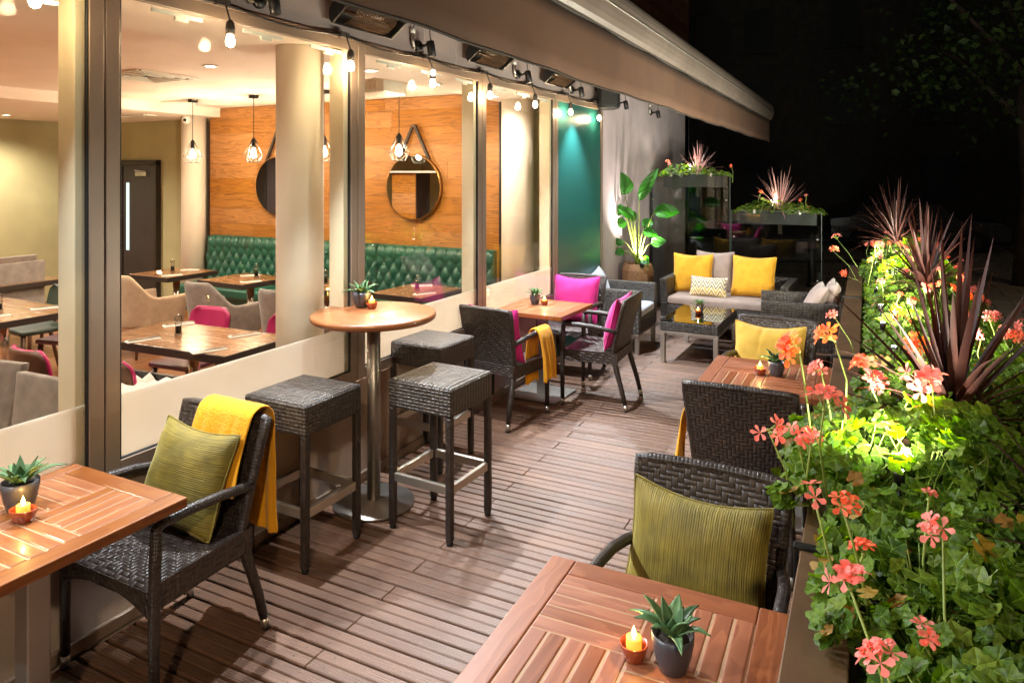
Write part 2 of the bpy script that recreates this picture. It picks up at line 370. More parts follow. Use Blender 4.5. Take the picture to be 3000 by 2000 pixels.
while y<9.8:
    xs=[.08,.78,.92,1.55,2.13,2.27] if row%2 else [.08,.85,1.55,1.69,2.3]
    for x in xs:
        for dy in (.03,.09): b.lathe([(.0042,0),(.0042,.0008),(0,.0008)],6,(x+rng.uniform(-.01,.01),y+dy,.0002),False)
    y+=.12; row+=1
struct('deck_screws',b,'dark_plate')
# ------------------------------------------------------------------ restaurant building shell (facade plane x=0, room at x<0)
B=thing('restaurant_building','mauve rendered restaurant front with tall bronze framed windows and timber upper storey','building')
YE=[.27,1.8,3.385,4.93,6.42,7.82]; ZS,ZT=.63,2.675
b=MB(); b.box((-.08,3.2,.30),(.16,9.3,.64)); b.build('plinth_wall','plinth',B)
b=MB()
for y in (.9,2.05,3.55,4.95,6.45): b.box((.0015,y,.31),(.003,.012,.6))
b.build('plinth_joint','fascia_paint',B)
b=MB(); b.box((.012,3.1,.035),(.02,9.3,.05)); b.build('floor_trim','bronze_aluminium',B,bevel=.003)
b=MB(); b.box((-.12,3.25,3.2),(.24,9.2,1.04)); b.build('fascia','fascia_paint',B)
b=MB()
for y in (.9,4.12,4.55,5.9): b=MB(); b.box((.0015,y,3.2),(.004,.008,1.0)); b.build('fascia_joint','pier_paint',B)
b=MB(); b.box((-.15,10.11,1.85),(.3,4.5,3.74)); b.build('pier_wall','pier_paint',B)
b=MB()
for y in (10.95,): b.box((.0015,y,1.85),(.004,.012,3.7))
b.build('pier_joint','fascia_paint',B)
b=MB(); b.box((-3.5,12.21,1.85),(7,.28,3.74)); b.build('end_wall','pier_paint',B)
b=MB(); z=3.72
while z<7.4:
    y=-1.6
    while y<12.3:
        l=min(rng.uniform(1.8,3.2),12.36-y); b.box((-.06,y+l/2,z+.06),(.12,l-.004,.116),grain=True); y+=l
    z+=.12
b.build('timber_cladding','clad_upper',B)
b=MB(); b.box((-4,5.3,7.6),(8.2,14.1,.3)); b.build('roof','far_wall',B)
for i in range(5):
    y0,y1=YE[i],YE[i+1]; w=MB(); g=.006
    # frame: outer members 70 mm wide standing 25 mm proud of the wall line
    fw=.062; zf0,zf1=ZS,ZT
    w.box((.0085,y0+g/2+fw/2,(zf0+zf1)/2),(.025,fw,zf1-zf0)); w.box((.0085,y1-g/2-fw/2,(zf0+zf1)/2),(.025,fw,zf1-zf0))
    w.box((.0085,(y0+y1)/2,zf1-.03),(.025,y1-y0-g-2*fw,.06)); w.box((.0085,(y0+y1)/2,zf0+.035),(.025,y1-y0-g-2*fw,.07))
    w.cm=1
    for s_ in (0,1):
        yy=(y0+g/2+fw+.004) if s_==0 else (y1-g/2-fw-.004); w.box((.007,yy,(zf0+zf1)/2),(.02,.008,zf1-zf0-.14))
    w.box((.007,(y0+y1)/2,zf0+.074),(.02,y1-y0-g-2*fw-.016,.008))
    fr=w.build('window',['bronze_aluminium','black_gasket'],B,bevel=.004)
    a0,a1=y0+g/2+fw+.008,y1-g/2-fw-.008
    if i<4:
        p=MB(); p.box((.010,(a0+a1)/2,(zf0+.078+zf1-.06)/2),(.006,a1-a0,zf1-zf0-.14)); p.build('pane','window_glass',fr)
        p=MB(); p.box((.0045,(a0+a1)/2,(.708+.968)/2),(.004,a1-a0-.002,.26)); p.build('frosted_film','frosted_film',fr)
        p=MB(); p.box((-.0525,y1-.05,(zf0+2.65)/2),(.108,.125,2.65-zf0)); p.build('inner_post','cream_post',fr,bevel=.004)
        p=MB(); L=a1-a0
        for k in (.2,.55,.88): 
            p.box((-.012,a0+L*k,2.598),(.012,.26,.018)); p.box((-.014,a0+L*k+.02,2.582),(.012,.07,.022))
        p.build('trickle_vent','white_plastic',fr)
    else:
        p=MB(); p.box((.008,(a0+a1)/2,(.06+zf1-.06)/2),(.010,a1-a0,zf1-.12)); p.build('glazed_panel','teal_glazed',fr)
# window head drip edge
b=MB(); b.box((.016,4.05,ZT+.006),(.03,7.6,.012)); b.build('drip_edge','bronze_aluminium',B,bevel=.002)
# ------------------------------------------------------------------ room
b=MB(); x=-8.1; k=0
while x<-.16:
    y=-2.6+(k*0.37)%1.0-1
    while y<6.9:
        b.box((x+.06,y+.6,.0),(.118,1.197,.02),grain=True); y+=1.2
    x+=.12; k+=1
struct('floor',b,'oak_floor')
b=MB(); b.box((-.43,2.4,2.755),(.66,10.2,.2)); b.box((-2.905,2.4,2.865),(4.29,10.2,.19)); b.box((-6.6,2.4,2.75),(3.1,10.2,.2)); b.box((-.11,2.4,2.665),(.06,10.2,.02)); struct('ceiling',b,'ceiling_paint')
b=MB(); b.box((-4.12,6.95,1.4),(7.9,.2,2.82)); struct('wall',b,'olive_wall')
b=MB(); b.box((-8.08,2.2,1.4),(.2,9.7,2.82)); struct('wall',b,'olive_wall')
b=MB(); b.box((-4,-2.65,1.4),(8.2,.2,2.82)); struct('wall',b,'olive_wall')
b=MB(); b.box((-.09,-1.2,1.4),(.16,2.9,2.82)); struct('wall',b,'olive_wall')
b=MB(); z=.02; rng=random.Random(8)
while z<2.75:
    h=min(.2,2.765-z); x=-5.25
    while x<-.78:
        l=rng.uniform(.7,1.7); l=min(l,-.77-x)
        if -.77-(x+l)<.25: l=-.77-x
        zt=z+h
        b.box((x+l/2,6.785,z+h/2),(l-.0015,.11,h-.0015),grain=True); x+=l
    z+=.2
tw=b.build('timber_feature_wall','oak_wall',bevel=.0015,seg=1); tag(tw,'wide honey oak plank wall above the green banquette','feature wall')
b=MB(); b.box((-.755,6.77,1.37),(.02,.14,2.74)); b.box((-5.262,6.77,1.3),(.02,.14,2.6)); tag(b.build('corner_trim','dark_walnut_edge'),'thin dark edging strips at both ends of the oak plank wall','trim')
def column(x,y,r,z1,label):
    b=MB(); b.lathe([(r,.0),(r,z1)],40,(x,y,0)); tag(b.build('column','white_column'),label,'column')
column(-.335,3.27,.142,2.66,'round white column standing just inside the glass beside the long plank table')
column(-5.43,6.62,.16,2.66,'slim white column between the dark door and the oak plank wall')
column(-.50,6.62,.17,2.66,'white round column at the window end of the green banquette')
# door
D=thing('door','dark swing door with a narrow bright glazed slit in the olive wall','door',(-7.18,6.83,0)); D.scale=(.86,1,1)
b=MB(); b.box((-.42,-.02,1),(.8,.05,2.0)); b.box((.42,-.02,1),(.8,.05,2.0)); b.build('door_leaf','door_dark',D)
b=MB(); b.box((-.86,-.02,1.03),(.07,.09,2.06)); b.box((.86,-.02,1.03),(.07,.09,2.06)); b.box((0,-.02,2.05),(1.79,.09,.07)); b.build('door_frame','dark_walnut_edge',D,bevel=.004)
b=MB(); b.box((.14,-.048,1.25),(.07,.008,1.0)); b.build('vision_slit','exit_slit',D)
b=MB(); b.box((.55,-.07,1.88),(.28,.05,.06)); b.tube([(.68,-.1,1.92),(.5,-.16,1.93),(.42,-.06,1.95)],.008,6); b.box((-.35,-.07,1.88),(.28,.05,.06)); b.build('door_closer','brushed_steel',D,bevel=.004)
b=MB(); b.tube([(-.03,-.05,.85),(-.03,-.09,.85),(-.03,-.09,1.25),(-.03,-.05,1.25)],.011,8); b.build('handle','steel',D)
# banquette
BQ=thing('banquette','deep buttoned bottle green leather banquette along the oak wall','banquette',(0,0,0))
def tuft(x0,x1):
    b=MB(); zb,zt=.46,1.06; nx=int((x1-x0)/.0175); nz=40; a,bb=.14,.21
    def f(u,v):
        x=x0+(x1-x0)*u; z=zb+(zt-zb)*v; p=(x/a+(z-.03)/bb); q=(x/a-(z-.03)/bb)
        fp=abs(sin(PI*p)); fq=abs(sin(PI*q)); hh=(fp*fq)**.38
        top=max(0,(z-.93)/.13)
        if z>.9: hh=hh*(1-min(1,(z-.9)/.05))+min(1,(z-.9)/.05)*abs(sin(PI*x/a))**.3
        ed=min(1,min(u,1-u)*(x1-x0)/.03)**.5; y=6.64-.055*hh*ed+.02-.05*(1-v)*.3
        if top>0: y+=.06*top**3
        return (x,y,z)
    b.surf(f,nx,nz); b.surf(lambda u,v:(x0+(x1-x0)*u,6.70+.03*v-.005,1.06-.0*v),4,1)
    b.box(((x0+x1)/2,6.69,.76),(x1-x0-.004,.08,.58))
    return b
tuft(-5.2,-2.36).build('backrest','green_leather',BQ); tuft(-2.35,-.8).build('backrest','green_leather',BQ)
b=MB()
for x0,x1 in ((-5.2,-3.82),(-3.81,-2.36),(-2.35,-.8)):
    b.box(((x0+x1)/2,6.37,.41),(x1-x0-.006,.5,.12))
b.build('seat','green_leather',BQ,bevel=.03,seg=4)
b=MB(); b.box((-3,6.4,.24),(4.38,.42,.2)); b.build('seat_base','green_leather',BQ)
b=MB(); b.box((-3,6.42,.07),(4.36,.38,.12)); b.build('plinth','oak_wall',BQ)
# mirrors
def mirror(x,z,label):
    m=thing('round_mirror',label,'mirror',(x,6.72,z),0,'strap hung mirrors on the oak wall'); r=.37
    b=MB(); b.lathe([(r-.006,0),(r-.006,.004)],56,(0,0,0),False,RX(PI/2)); g_=b.build('mirror_glass','mirror',m); g_.location=(0,-.052,0)
    b=MB(); b.lathe([(r-.006,-.0),(r+.004,-.0),(r+.004,.055),(r-.006,.055)],56,(0,0,0),True,RX(PI/2)); b.build('mirror_frame','aged_brass',m)
    b=MB()
    for s_ in (-1,1):
        a=R_(57); p=Vector((s_*(r+.006)*cos(a),-.03,(r+.006)*sin(a))); q=Vector((s_*.015,-.03,.7)); d=(q-p); L=d.length; M_=Matrix.Rotation(math.atan2(d.x,d.z),3,'Y')
        b.box((p+q)/2,(.008 if False else .03,.03,L),M_)
    b.build('leather_strap','leather_strap',m)
    b=MB(); b.lathe([(.02,0),(.02,.07),(.012,.075),(0,.075)],16,(0,.025,.7),True,RX(PI/2)); b.build('wall_peg','walnut',m)
mirror(-3.95,1.73,'round strap hung mirror partly hidden by the white column')
mirror(-1.86,1.73,'round strap hung mirror seen whole beside the pendant lamp')
# things seen only in the mirror: a clad serving unit at the far end of the room
SV=thing('serving_unit','tall oak faced serving unit with dark ends and white top','unit',(-5.9,.9,0))
b=MB(); b.box((0,0,.96),(.62,.5,1.88)); b.build('cabinet','door_dark',SV)
b=MB()
for k in range(9): b.box((.0,.262,.11+k*.21),(.6,.02,.205),grain=True)
b.build('front_boards','oak_wall',SV)
b=MB(); b.box((.1,0,1.925),(1.5,.7,.04)); b.build('worktop','white_trim',SV)
P=thing('tall_cupboard','tall dark cupboard added out of view to darken the partly hidden mirror','cupboard',(-7.78,2.7,0)); b=MB(); b.box((0,0,1.15),(.38,1.3,2.3)); b.build('cabinet','door_dark',P,bevel=.005)  # invented cupboard gives the partly hidden mirror something dark to reflect
for s_ in (-1,1): b=MB(); b.box((.2,s_*.32,1.15),(.02,.62,2.2)); b.build('cupboard_door','door_dark',P,bevel=.004)
# pendants
def pendant(x,label):
    P=thing('pendant_lamp',label,'pendant lamp',(x,5.78,2.77),0,'caged pendants over the banquette tables')
    b=MB(); b.lathe([(.055,0),(.055,-.035),(.0,-.035)],24); b.build('canopy','black_metal',P)
    b=MB(); b.tube([(0,0,-.03),(0,0,-.5)],.004,6); b.build('cord','black_plastic',P)
    b=MB(); b.lathe([(.008,-.48),(.02,-.5),(.022,-.57),(.018,-.6),(0,-.6)],12); b.build('socket','black_metal',P)
    b=MB(); n_=7; A_=[Vector((.02*cos(2*PI*k/n_),.02*sin(2*PI*k/n_),-.5)) for k in range(n_)]; Bq=[Vector((.105*cos(2*PI*(k+.5)/n_),.105*sin(2*PI*(k+.5)/n_),-.68)) for k in range(n_)]; Cq=[Vector((.065*cos(2*PI*k/n_),.065*sin(2*PI*k/n_),-.755)) for k in range(n_)]
    for k in range(n_):
        k2=(k+1)%n_
        for e in ((A_[k],Bq[k]),(A_[k2],Bq[k]),(Bq[k],Bq[k2]),(Bq[k],Cq[k]),(Bq[k],Cq[k2]),(Cq[k],Cq[k2])): b.tube(e,.0022,5,False)
    b.build('cage','black_metal',P)
    b=MB(); b.lathe([(.012,-.6),(.03,-.645),(.034,-.67),(.026,-.7),(0,-.71)],16); b.build('bulb','pendant_glass',P)
    lamp('POINT','pendant_light',P,(0,0,-.66),12*INT,(1,.8,.56),size=.02)
for x,l in ((-4.41,'caged pendant closest to the slim white column'),(-3.41,'caged pendant hanging beside the partly hidden mirror'),(-2.38,'caged pendant at the edge of the big round column'),(-1.41,'caged pendant in front of the whole round mirror')): pendant(x,l)
# downlights
def downlight(x,y,z,w,label=None,r=.045):
    P=thing('downlight',label or 'recessed ceiling downlight in the dining room','downlight',(x,y,z),0,'recessed ceiling downlights')
    b=MB(); b.lathe([(r+.018,0),(r+.016,-.006),(r,-.008),(r,-.001)],24); b.build('trim','white_trim',P)
    b=MB(); b.lathe([(r-.001,-.003),(r-.001,-.0025)],20); b.build('lens','downlight_lens',P)
    lamp('SPOT','downlight_beam',P,(0,0,-.02),w*INT,SOFT if w>20 else (1,.9,.8),size=.05,cone=150,blend=.7)
for x,y,z,l in ((-.49,1.88,2.652,'downlight in the low soffit beside the first window post'),(-.53,4.21,2.652,'downlight in the low soffit near the white projector'),(-.54,5.1,2.652,'downlight in the low soffit behind a string bulb'),(-.54,6.15,2.652,None)): downlight(x,y,z,17,l or 'downlight in the low soffit hidden by the window frames')
for x,y,l in ((-2.2,2.0,None),(-2.05,4.05,None),(-3.8,2.1,None),(-3.9,4.3,None),(-2.4,.2,None),(-4.6,.3,None)): downlight(x,y,2.768,42,'downlight in the main ceiling over the plank tables')
for x,y in ((-5.6,2.3),(-7.2,5.2),(-6.4,2.6),(-7.2,1.0)): downlight(x,y,2.648,90,'downlight in the lowered ceiling along the olive wall')  # the first of these is added to brighten the mirrored serving unit
def vent(x,y,z,sx,sy,label):
    P=thing('ceiling_vent',label,'vent',(x,y,z),0,'square air vents in the ceiling')
    b=MB()
    for k in range(4):
        q=1-k*.24
        for (cx,cy,dx,dy) in ((0,sy/2*q,sx*q,.025),(0,-sy/2*q,sx*q,.025),(sx/2*q,0,.025,sy*q-.05),(-sx/2*q,0,.025,sy*q-.05)): b.box((cx,cy,-.008),(dx,dy,.014))
    b.build('louvre','white_trim',P)
    b=MB(); b.box((0,0,-.001),(sx,sy,.002)); b.build('duct','black_gasket',P)
vent(-3.05,4.2,2.769,.6,.6,'square louvred vent behind the wide bronze mullion'); vent(-4.62,6.0,2.769,.6,.5,'flat vent above the pendant by the slim column'); vent(-5.75,6.0,2.649,.55,.16,'narrow slot vent in the lowered ceiling')
P=thing('ceiling_projector','white boxy unit hung under the ceiling by the whole mirror','projector',(-1.0,4.95,2.77),R_(-6))
b=MB(); b.prism([(-.2,-.18),(.2,-.18),(.2,.1),(.12,.2),(-.12,.2),(-.2,.1)],-.2,-.08); b.build('casing','aircon',P,bevel=.012,seg=3)
b=MB()
for k in range(7): b.box((-.12+k*.04,-.184,-.14),(.02,.01,.08))
b.build('grille','cream_post',P)
b=MB(); b.box((0,0,-.04),(.1,.1,.08)); b.box((.24,0,-.07),(.06,.07,.05)); b.build('mount','white_plastic',P)
P=thing('security_camera','small white dome camera at the top of the slim column','camera',(-5.32,6.42,2.6))
b=MB(); b.lathe([(.055,.05),(.06,.0),(.05,-.03),(.03,-.05),(0,-.055)],20); b.build('dome','white_plastic',P)
b=MB(); b.lathe([(.02,0),(.02,.02),(0,.022)],14,(.03,-.045,-.01),True,RX(R_(70))); b.build('camera_lens','black_plastic',P)
# ------------------------------------------------------------------ dining tables, seats and settings inside
def plank_table(cx,cy,lx,ly,rz,label,ped,walnut=False):
    T=thing('plank_table',label,'table',(cx,cy,0),rz,'plank topped dining tables'); b=MB(); nb=5; w=ly/nb if lx>=ly else lx/nb
    for k in range(nb):
        if lx>=ly: b.box((0,-ly/2+w*(k+.5),.735),(lx,w-.0015,.03),grain=True)
        else: b.box((-lx/2+w*(k+.5),0,.735),(w-.0015,ly,.03),grain=True)
    b.build('tabletop','plank_table',T,bevel=.0015,seg=1)
    b=MB()
    for s_ in (-1,1): b.box((0,s_*(ly/2+.006),.723),(lx+.024,.012,.052)); b.box((s_*(lx/2+.006),0,.723),(.012,ly,.052))
    b.build('edge_band','dark_walnut_edge',T,bevel=.003)
    for px,py in ped:
        b=MB(); b.tube([(px,py,.06),(px,py,.72)],.038,20); b.build('leg','chrome',T)
        b=MB(); b.lathe([(.22,0),(.22,.012),(.1,.035),(.05,.07),(.0,.07)],28,(px,py,0)); b.build('base','chrome',T)
    return T
plank_table(-1.4,3.37,1.2,.6,R_(2.5),'long plank table nearest the glass with four settings',[(0,0)])
plank_table(-3.75,3.33,1.25,.64,R_(-1),'long plank table seen past the first window post',[(-.1,.1)])
plank_table(-4.36,5.48,.64,.66,R_(1),'small dark table next to the dark door',[(.05,0)])
plank_table(-3.25,5.5,.68,.62,R_(-3),'small dark table between the slim and the big column',[(.1,0)])
plank_table(-2.2,5.62,.62,.62,R_(-3),'small dark table glimpsed behind the bar table plant',[(0,0)])
plank_table(-1.13,5.7,.6,.66,R_(-4),'honey topped table under the whole mirror',[(0,0)])
plank_table(-5.4,4.2,.8,.9,0,'plank table behind the tall grey chairs',[(0,0)])
def side_chair(label,loc,rz,lea,group='leather side chairs round the plank tables',first=[{}]):
    if lea in first[0]: return dup(first[0][lea],loc,rz,label)
    T=thing('side_chair',label,'chair',loc,rz,group)
    b=MB(); b.prism([(-.2,-.22),(.2,-.22),(.215,-.1),(.19,.2),(-.19,.2),(-.215,-.1)],.43,.47); b.build('seat',{'pink_leather':'plum_leather'}.get(lea,lea),T,bevel=.016,seg=3)
    b=MB(); f=lambda o:(lambda u,v:((u-.5)*.40*(1-.12*(2*v-1)**4-(.18 if v>.8 else 0)*((v-.8)/.2)**2*(abs(2*u-1)**3)),.2+.05*v-.05*(2*u-1)**2+o,.56+.26*v))
    b.surf(f(-.008),10,8,.4,.26); b.build('backrest',lea,T,solid=.022)
    b=MB(); b.surf(f(.012),10,8,.4,.26); b.build('back_shell','walnut',T,solid=.012)
    for sx in (-1,1):
        b=MB(); b.tube([(sx*.17,-.18,.44),(sx*.2,-.22,0)],[.022,.013],8); b.build('leg','walnut',T)
        b=MB(); b.tube([(sx*.17,.16,.44),(sx*.2,.26,0)],[.022,.013],8); b.build('leg','walnut',T)
        b=MB(); b.tube([(sx*.14,.19,.44),(sx*.14,.235,.64)],.014,8); b.build('back_post','walnut',T)
    first[0][lea]=T; return T
side_chair('pink leather chair tucked behind the long plank table by the glass',(-1.87,3.72,0),R_(4),'pink_leather')
side_chair('pink leather chair half hidden by the big round column',(-1.08,3.75,0),R_(0),'pink_leather')
side_chair('walnut backed pink chair with its back to the glass',(-1.13,2.75,0),R_(184),'pink_leather')
side_chair('plum seated chair mostly behind the wide mullion',(-1.8,2.7,0),R_(178),'pink_leather')
side_chair('pink leather chair beside the chrome table base past the first post',(-3.42,3.78,0),R_(12),'pink_leather')
side_chair('pink chair on the near side of the table past the first post',(-3.5,2.85,0),R_(172),'pink_leather')
side_chair('bottle green chair on the far side of the table past the first post',(-4.1,3.85,0),R_(-8),'bottle_leather')
def tub_chair(label,loc,rz,mat,first={}):
    if mat in first: return dup(first[mat],loc,rz,label)
    T=thing('tub_armchair',label,'armchair',loc,rz,'upholstered tub armchairs'); b=MB()
    def f(u,v):
        a=PI*(u*1.24-.12); x=.30*cos(a); y=.27*sin(a)*1.0; s_=max(0,sin(a)); top=.62+.24*min(1,max(0,(s_-.45)/.4))**1.0*(1)
        if s_<.45: top=.60+.02*(1-s_)
        z=.30+(top-.30)*v; k=.78+.22*v; ext=-.22*max(0,-sin(a)) if a<0 or a>PI else 0
        yy=y*k-(.24*(1-s_)**2); return (x*k,yy+.02,z)
    b.surf(f,36,8,1.2,.5); b.build('shell',mat,T,solid=.045,sub=1)
    b=MB(); b.prism([(-.22,-.27),(.22,-.27),(.24,.1),(.15,.2),(-.15,.2),(-.24,.1)],.30,.46); b.build('seat',mat,T,bevel=.03,seg=3)
    for sx in (-1,1):
        for sy in (-.2,.17):
            b=MB(); b.tube([(sx*.17,sy,.32),(sx*.23,sy*1.3,0)],[.024,.012],8); b.build('leg','walnut',T)
    first[mat]=T; return T
tub_chair('sand coloured tub armchair at the table by the dark door',(-4.0,4.85,0),R_(176),'sand_weave')
tub_chair('grey tub armchair in front of the slim column',(-2.92,4.88,0),R_(180),'grey_weave')
tub_chair('grey tub armchair cut off by the big round column',(-1.95,4.88,0),R_(182),'grey_weave')
def tall_chair(label,loc,rz,first=[]):
    if first: return dup(first[0],loc,rz,label)
    T=thing('tall_back_chair',label,'chair',loc,rz,'tall grey upholstered chairs')
    b=MB(); b.box((0,-.02,.43),(.46,.48,.1)); b.build('seat','grey_weave',T,bevel=.02,seg=3)
    b=MB(); b.surf(lambda u,v:((u-.5)*(.40+.1*v),.2+.07*v,.44+.52*v),6,6,.5,.5); b.build('backrest','grey_weave',T,solid=.05,bevel=.012,seg=3)
    for sx in (-1,1):
        for sy in (-.2,.2):
            b=MB(); b.tube([(sx*.18,sy,.4),(sx*.2,sy*1.15,0)],[.022,.014],8); b.build('leg','walnut',T)
    first.append(T); return T
tall_chair('tall grey chair with its back to the green leather chair',(-4.85,4.25,0),R_(92)); tall_chair('tall grey chair at the very edge of the first window',(-4.85,3.62,0),R_(86)); tall_chair('tall grey chair facing the room against the olive wall',(-6.0,4.5,0),R_(-90)); tall_chair('tall grey chair farther along the olive wall',(-6.0,3.8,0),R_(-86))
for x,y,a,l in ((-1.02,1.92,2,'pale grey upholstered chair just behind the frosted glass strip'),(-1.62,1.98,10,'grey upholstered chair at the picture edge behind the frosted glass')): tall_chair(l,(x,y,0),R_(a)).scale=(1,1,.86)
def mill(x,y,label,z=.75):
    T=thing('pepper_mill',label,'pepper mill',(x,y,z),0,'clear pepper mills on the dining tables')
    b=MB(); b.lathe([(.026,0),(.027,.008),(.021,.02),(.02,.075),(.024,.085),(.015,.095),(.024,.108),(.026,.122),(.018,.135),(0,.137)],18); b.build('mill_body','mill_acrylic',T)
    b=MB(); b.lathe([(.018,.012),(.018,.06),(0,.062)],14); b.build('peppercorns','pepper',T)
    b=MB(); b.lathe([(.008,.136),(.009,.146),(0,.15)],10); b.lathe([(.022,.088),(.024,.094),(.014,.094)],16); b.build('cap','chrome',T)
for a in ((-1.55,3.36,'pepper mill on the long table nearest the glass'),(-3.62,3.28,'pepper mill on the table past the first window post'),(-4.4,5.5,'pepper mill on the table by the dark door'),(-3.2,5.62,'pepper mill on the table before the green banquette'),(-2.2,5.6,'pepper mill glimpsed beside the big round column'),(-1.15,5.72,'pepper mill on the honey table under the mirror')): mill(*a)
def setting(x,y,rz,where):
    b=MB(); b.box((0,0,.004),(.21,.075,.008)); b.box((.004,.005,.0095),(.19,.05,.003)); o=b.build('napkin','napkin',bevel=.002); o.location=(x,y,.75); o.rotation_euler=(0,0,rz); tag(o,'folded white napkin '+where,'napkin','napkins laid on the dining tables')
    b=MB(); b.box((-.02,0,.0),(.13,.008,.003)); b.box((.055,0,.001),(.03,.02,.003))
    for k in range(4): b.box((.09,-.0085+k*.0057,.002),(.045,.0025,.002))
    o=b.build('fork','chrome'); o.location=Vector((x,y,.7635))+Vector((-sin(rz)*.012,cos(rz)*.012,0)); o.rotation_euler=(0,0,rz+.08); tag(o,'steel fork lying on the napkin '+where,'fork','cutlery on the napkins')
    b=MB(); b.box((-.05,0,0),(.1,.011,.004)); b.prism([(0,-.007),(.1,-.008),(.115,.0),(.1,.006),(0,.006)],-.0012,.0012); o=b.build('knife','chrome'); o.location=Vector((x,y,.7635))+Vector((sin(rz)*.014,-cos(rz)*.014,0)); o.rotation_euler=(0,0,rz+.02); tag(o,'steel knife lying on the napkin '+where,'knife','cutlery on the napkins')
for x,y,r,w in ((-.98,3.14,65,'at the corner of the long table nearest the glass'),(-1.62,3.14,70,'in front of the walnut backed chair'),(-1.12,3.56,68,'by the pink chair beside the column'),(-1.83,3.58,66,'by the pink chair behind the long table'),(-3.4,3.13,70,'nearest the post on the second long table'),(-3.4,3.52,66,'before the pink chair past the post'),(-4.15,5.3,60,'on the near half of the table by the door'),(-4.35,5.7,30,'on the far half of the table by the door'),(-3.0,5.36,60,'on the near half of the table before the banquette'),(-3.35,5.68,40,'on the banquette side of the small dark table'),(-.95,5.55,65,'on the glass side of the honey table'),(-1.25,5.95,35,'on the banquette side of the honey table')): setting(x,y,R_(r),w)
P=thing('service_crate','open black crate of white paper behind the frosted glass','crate',(-.98,2.5,0),R_(3))
b=MB(); 
for s_ in (-1,1): b.box((0,s_*.2,.68),(.6,.025,.1)); b.box((s_*.29,0,.68),(.025,.4,.1))
b.box((0,0,.62),(.58,.4,.02)); b.build('rim','black_plastic',P,bevel=.004)
b=MB(); 
for sx in (-1,1):
    for sy in (-1,1): b.tube([(sx*.27,sy*.18,0),(sx*.27,sy*.18,.62)],.015,8)
b.build('leg','black_metal',P)
b=MB(); r2=random.Random(3); b.surf(lambda u,v:((u-.5)*.54,(v-.5)*.36,.69+.035*sin(u*23+v*9)*sin(v*17)+.02*r2.random()),16,12); b.build('paper','paper',P)
# ------------------------------------------------------------------ awning, heaters, spots, string bulbs, speaker
AW=thing('awning','long brown awning with a pale aluminium front bar and hanging valance','awning',(0,0,0))
xb=1.38; y0,y1=-1.5,11.9
b=MB(); prof=[]
for k in range(13):
    a=R_(-100+k*200/12); prof.append((xb+.0+.075*cos(a),2.87+.14*sin(a)))
prof+= [(xb-.06,3.01),(xb-.06,2.735)]
b.prism(prof,y0,y1,'y',False); o=b.build('front_bar','awning_alu',AW,bevel=.006)
b=MB(); b.tube([(xb+.078,y0,2.865),(xb+.078,y1,2.865)],.005,6); b.build('bar_rib','steel',AW)
rv=random.Random(12); ph=[rv.uniform(0,6) for _ in range(5)]
def wav(y): return .45*(.010*sin(y*2.1+ph[0])+.007*sin(y*5.3+ph[1])+.004*sin(y*11+ph[2]))
b=MB(); b.surf(lambda u,v:(xb+.012+.05*wav(y0+(y1-.03-y0)*u)*v*4,y0+(y1-.03-y0)*u,2.735-.348*v+wav(y0+(y1-y0)*u)*(v)),220,4,y1-y0,.36); b.build('valance','awning_fabric',AW,solid=.003)
b=MB(); b.tube([(xb+.012+.05*wav(y0+(y1-.03-y0)*k/220)*4,y0+(y1-.03-y0)*k/220,2.387+wav(y0+(y1-y0)*k/220)) for k in range(221)],.006,6); b.build('valance_hem','awning_edge',AW)
b=MB(); b.surf(lambda u,v:(xb+.02-.006*0,y0+(y1-.03-y0)*u,2.765-.03*v-.012*abs(sin((y0+(y1-y0)*u)*3.0+ph[3]))*v),220,2); b.build('fabric_roll','awning_edge',AW,solid=.012)
b=MB(); b.surf(lambda u,v:(.04+(xb-.06)*u,y0+(y1-y0)*v,3.42-.5*u-.03*sin(PI*u)),8,8); b.build('canopy_fabric','awning_fabric',AW,solid=.003)
b=MB(); b.box((.08,(y0+y1)/2,3.45),(.15,y1-y0,.12)); b.build('wall_rail','awning_alu',AW,bevel=.01)
for yy in (1.0,4.4,8.0,11.2):
    b=MB(); b.tube([(.1,yy,3.4),(.7,yy+.5,3.1),(xb-.05,yy,2.86)],.022,8); b.build('folding_arm','awning_alu',AW)
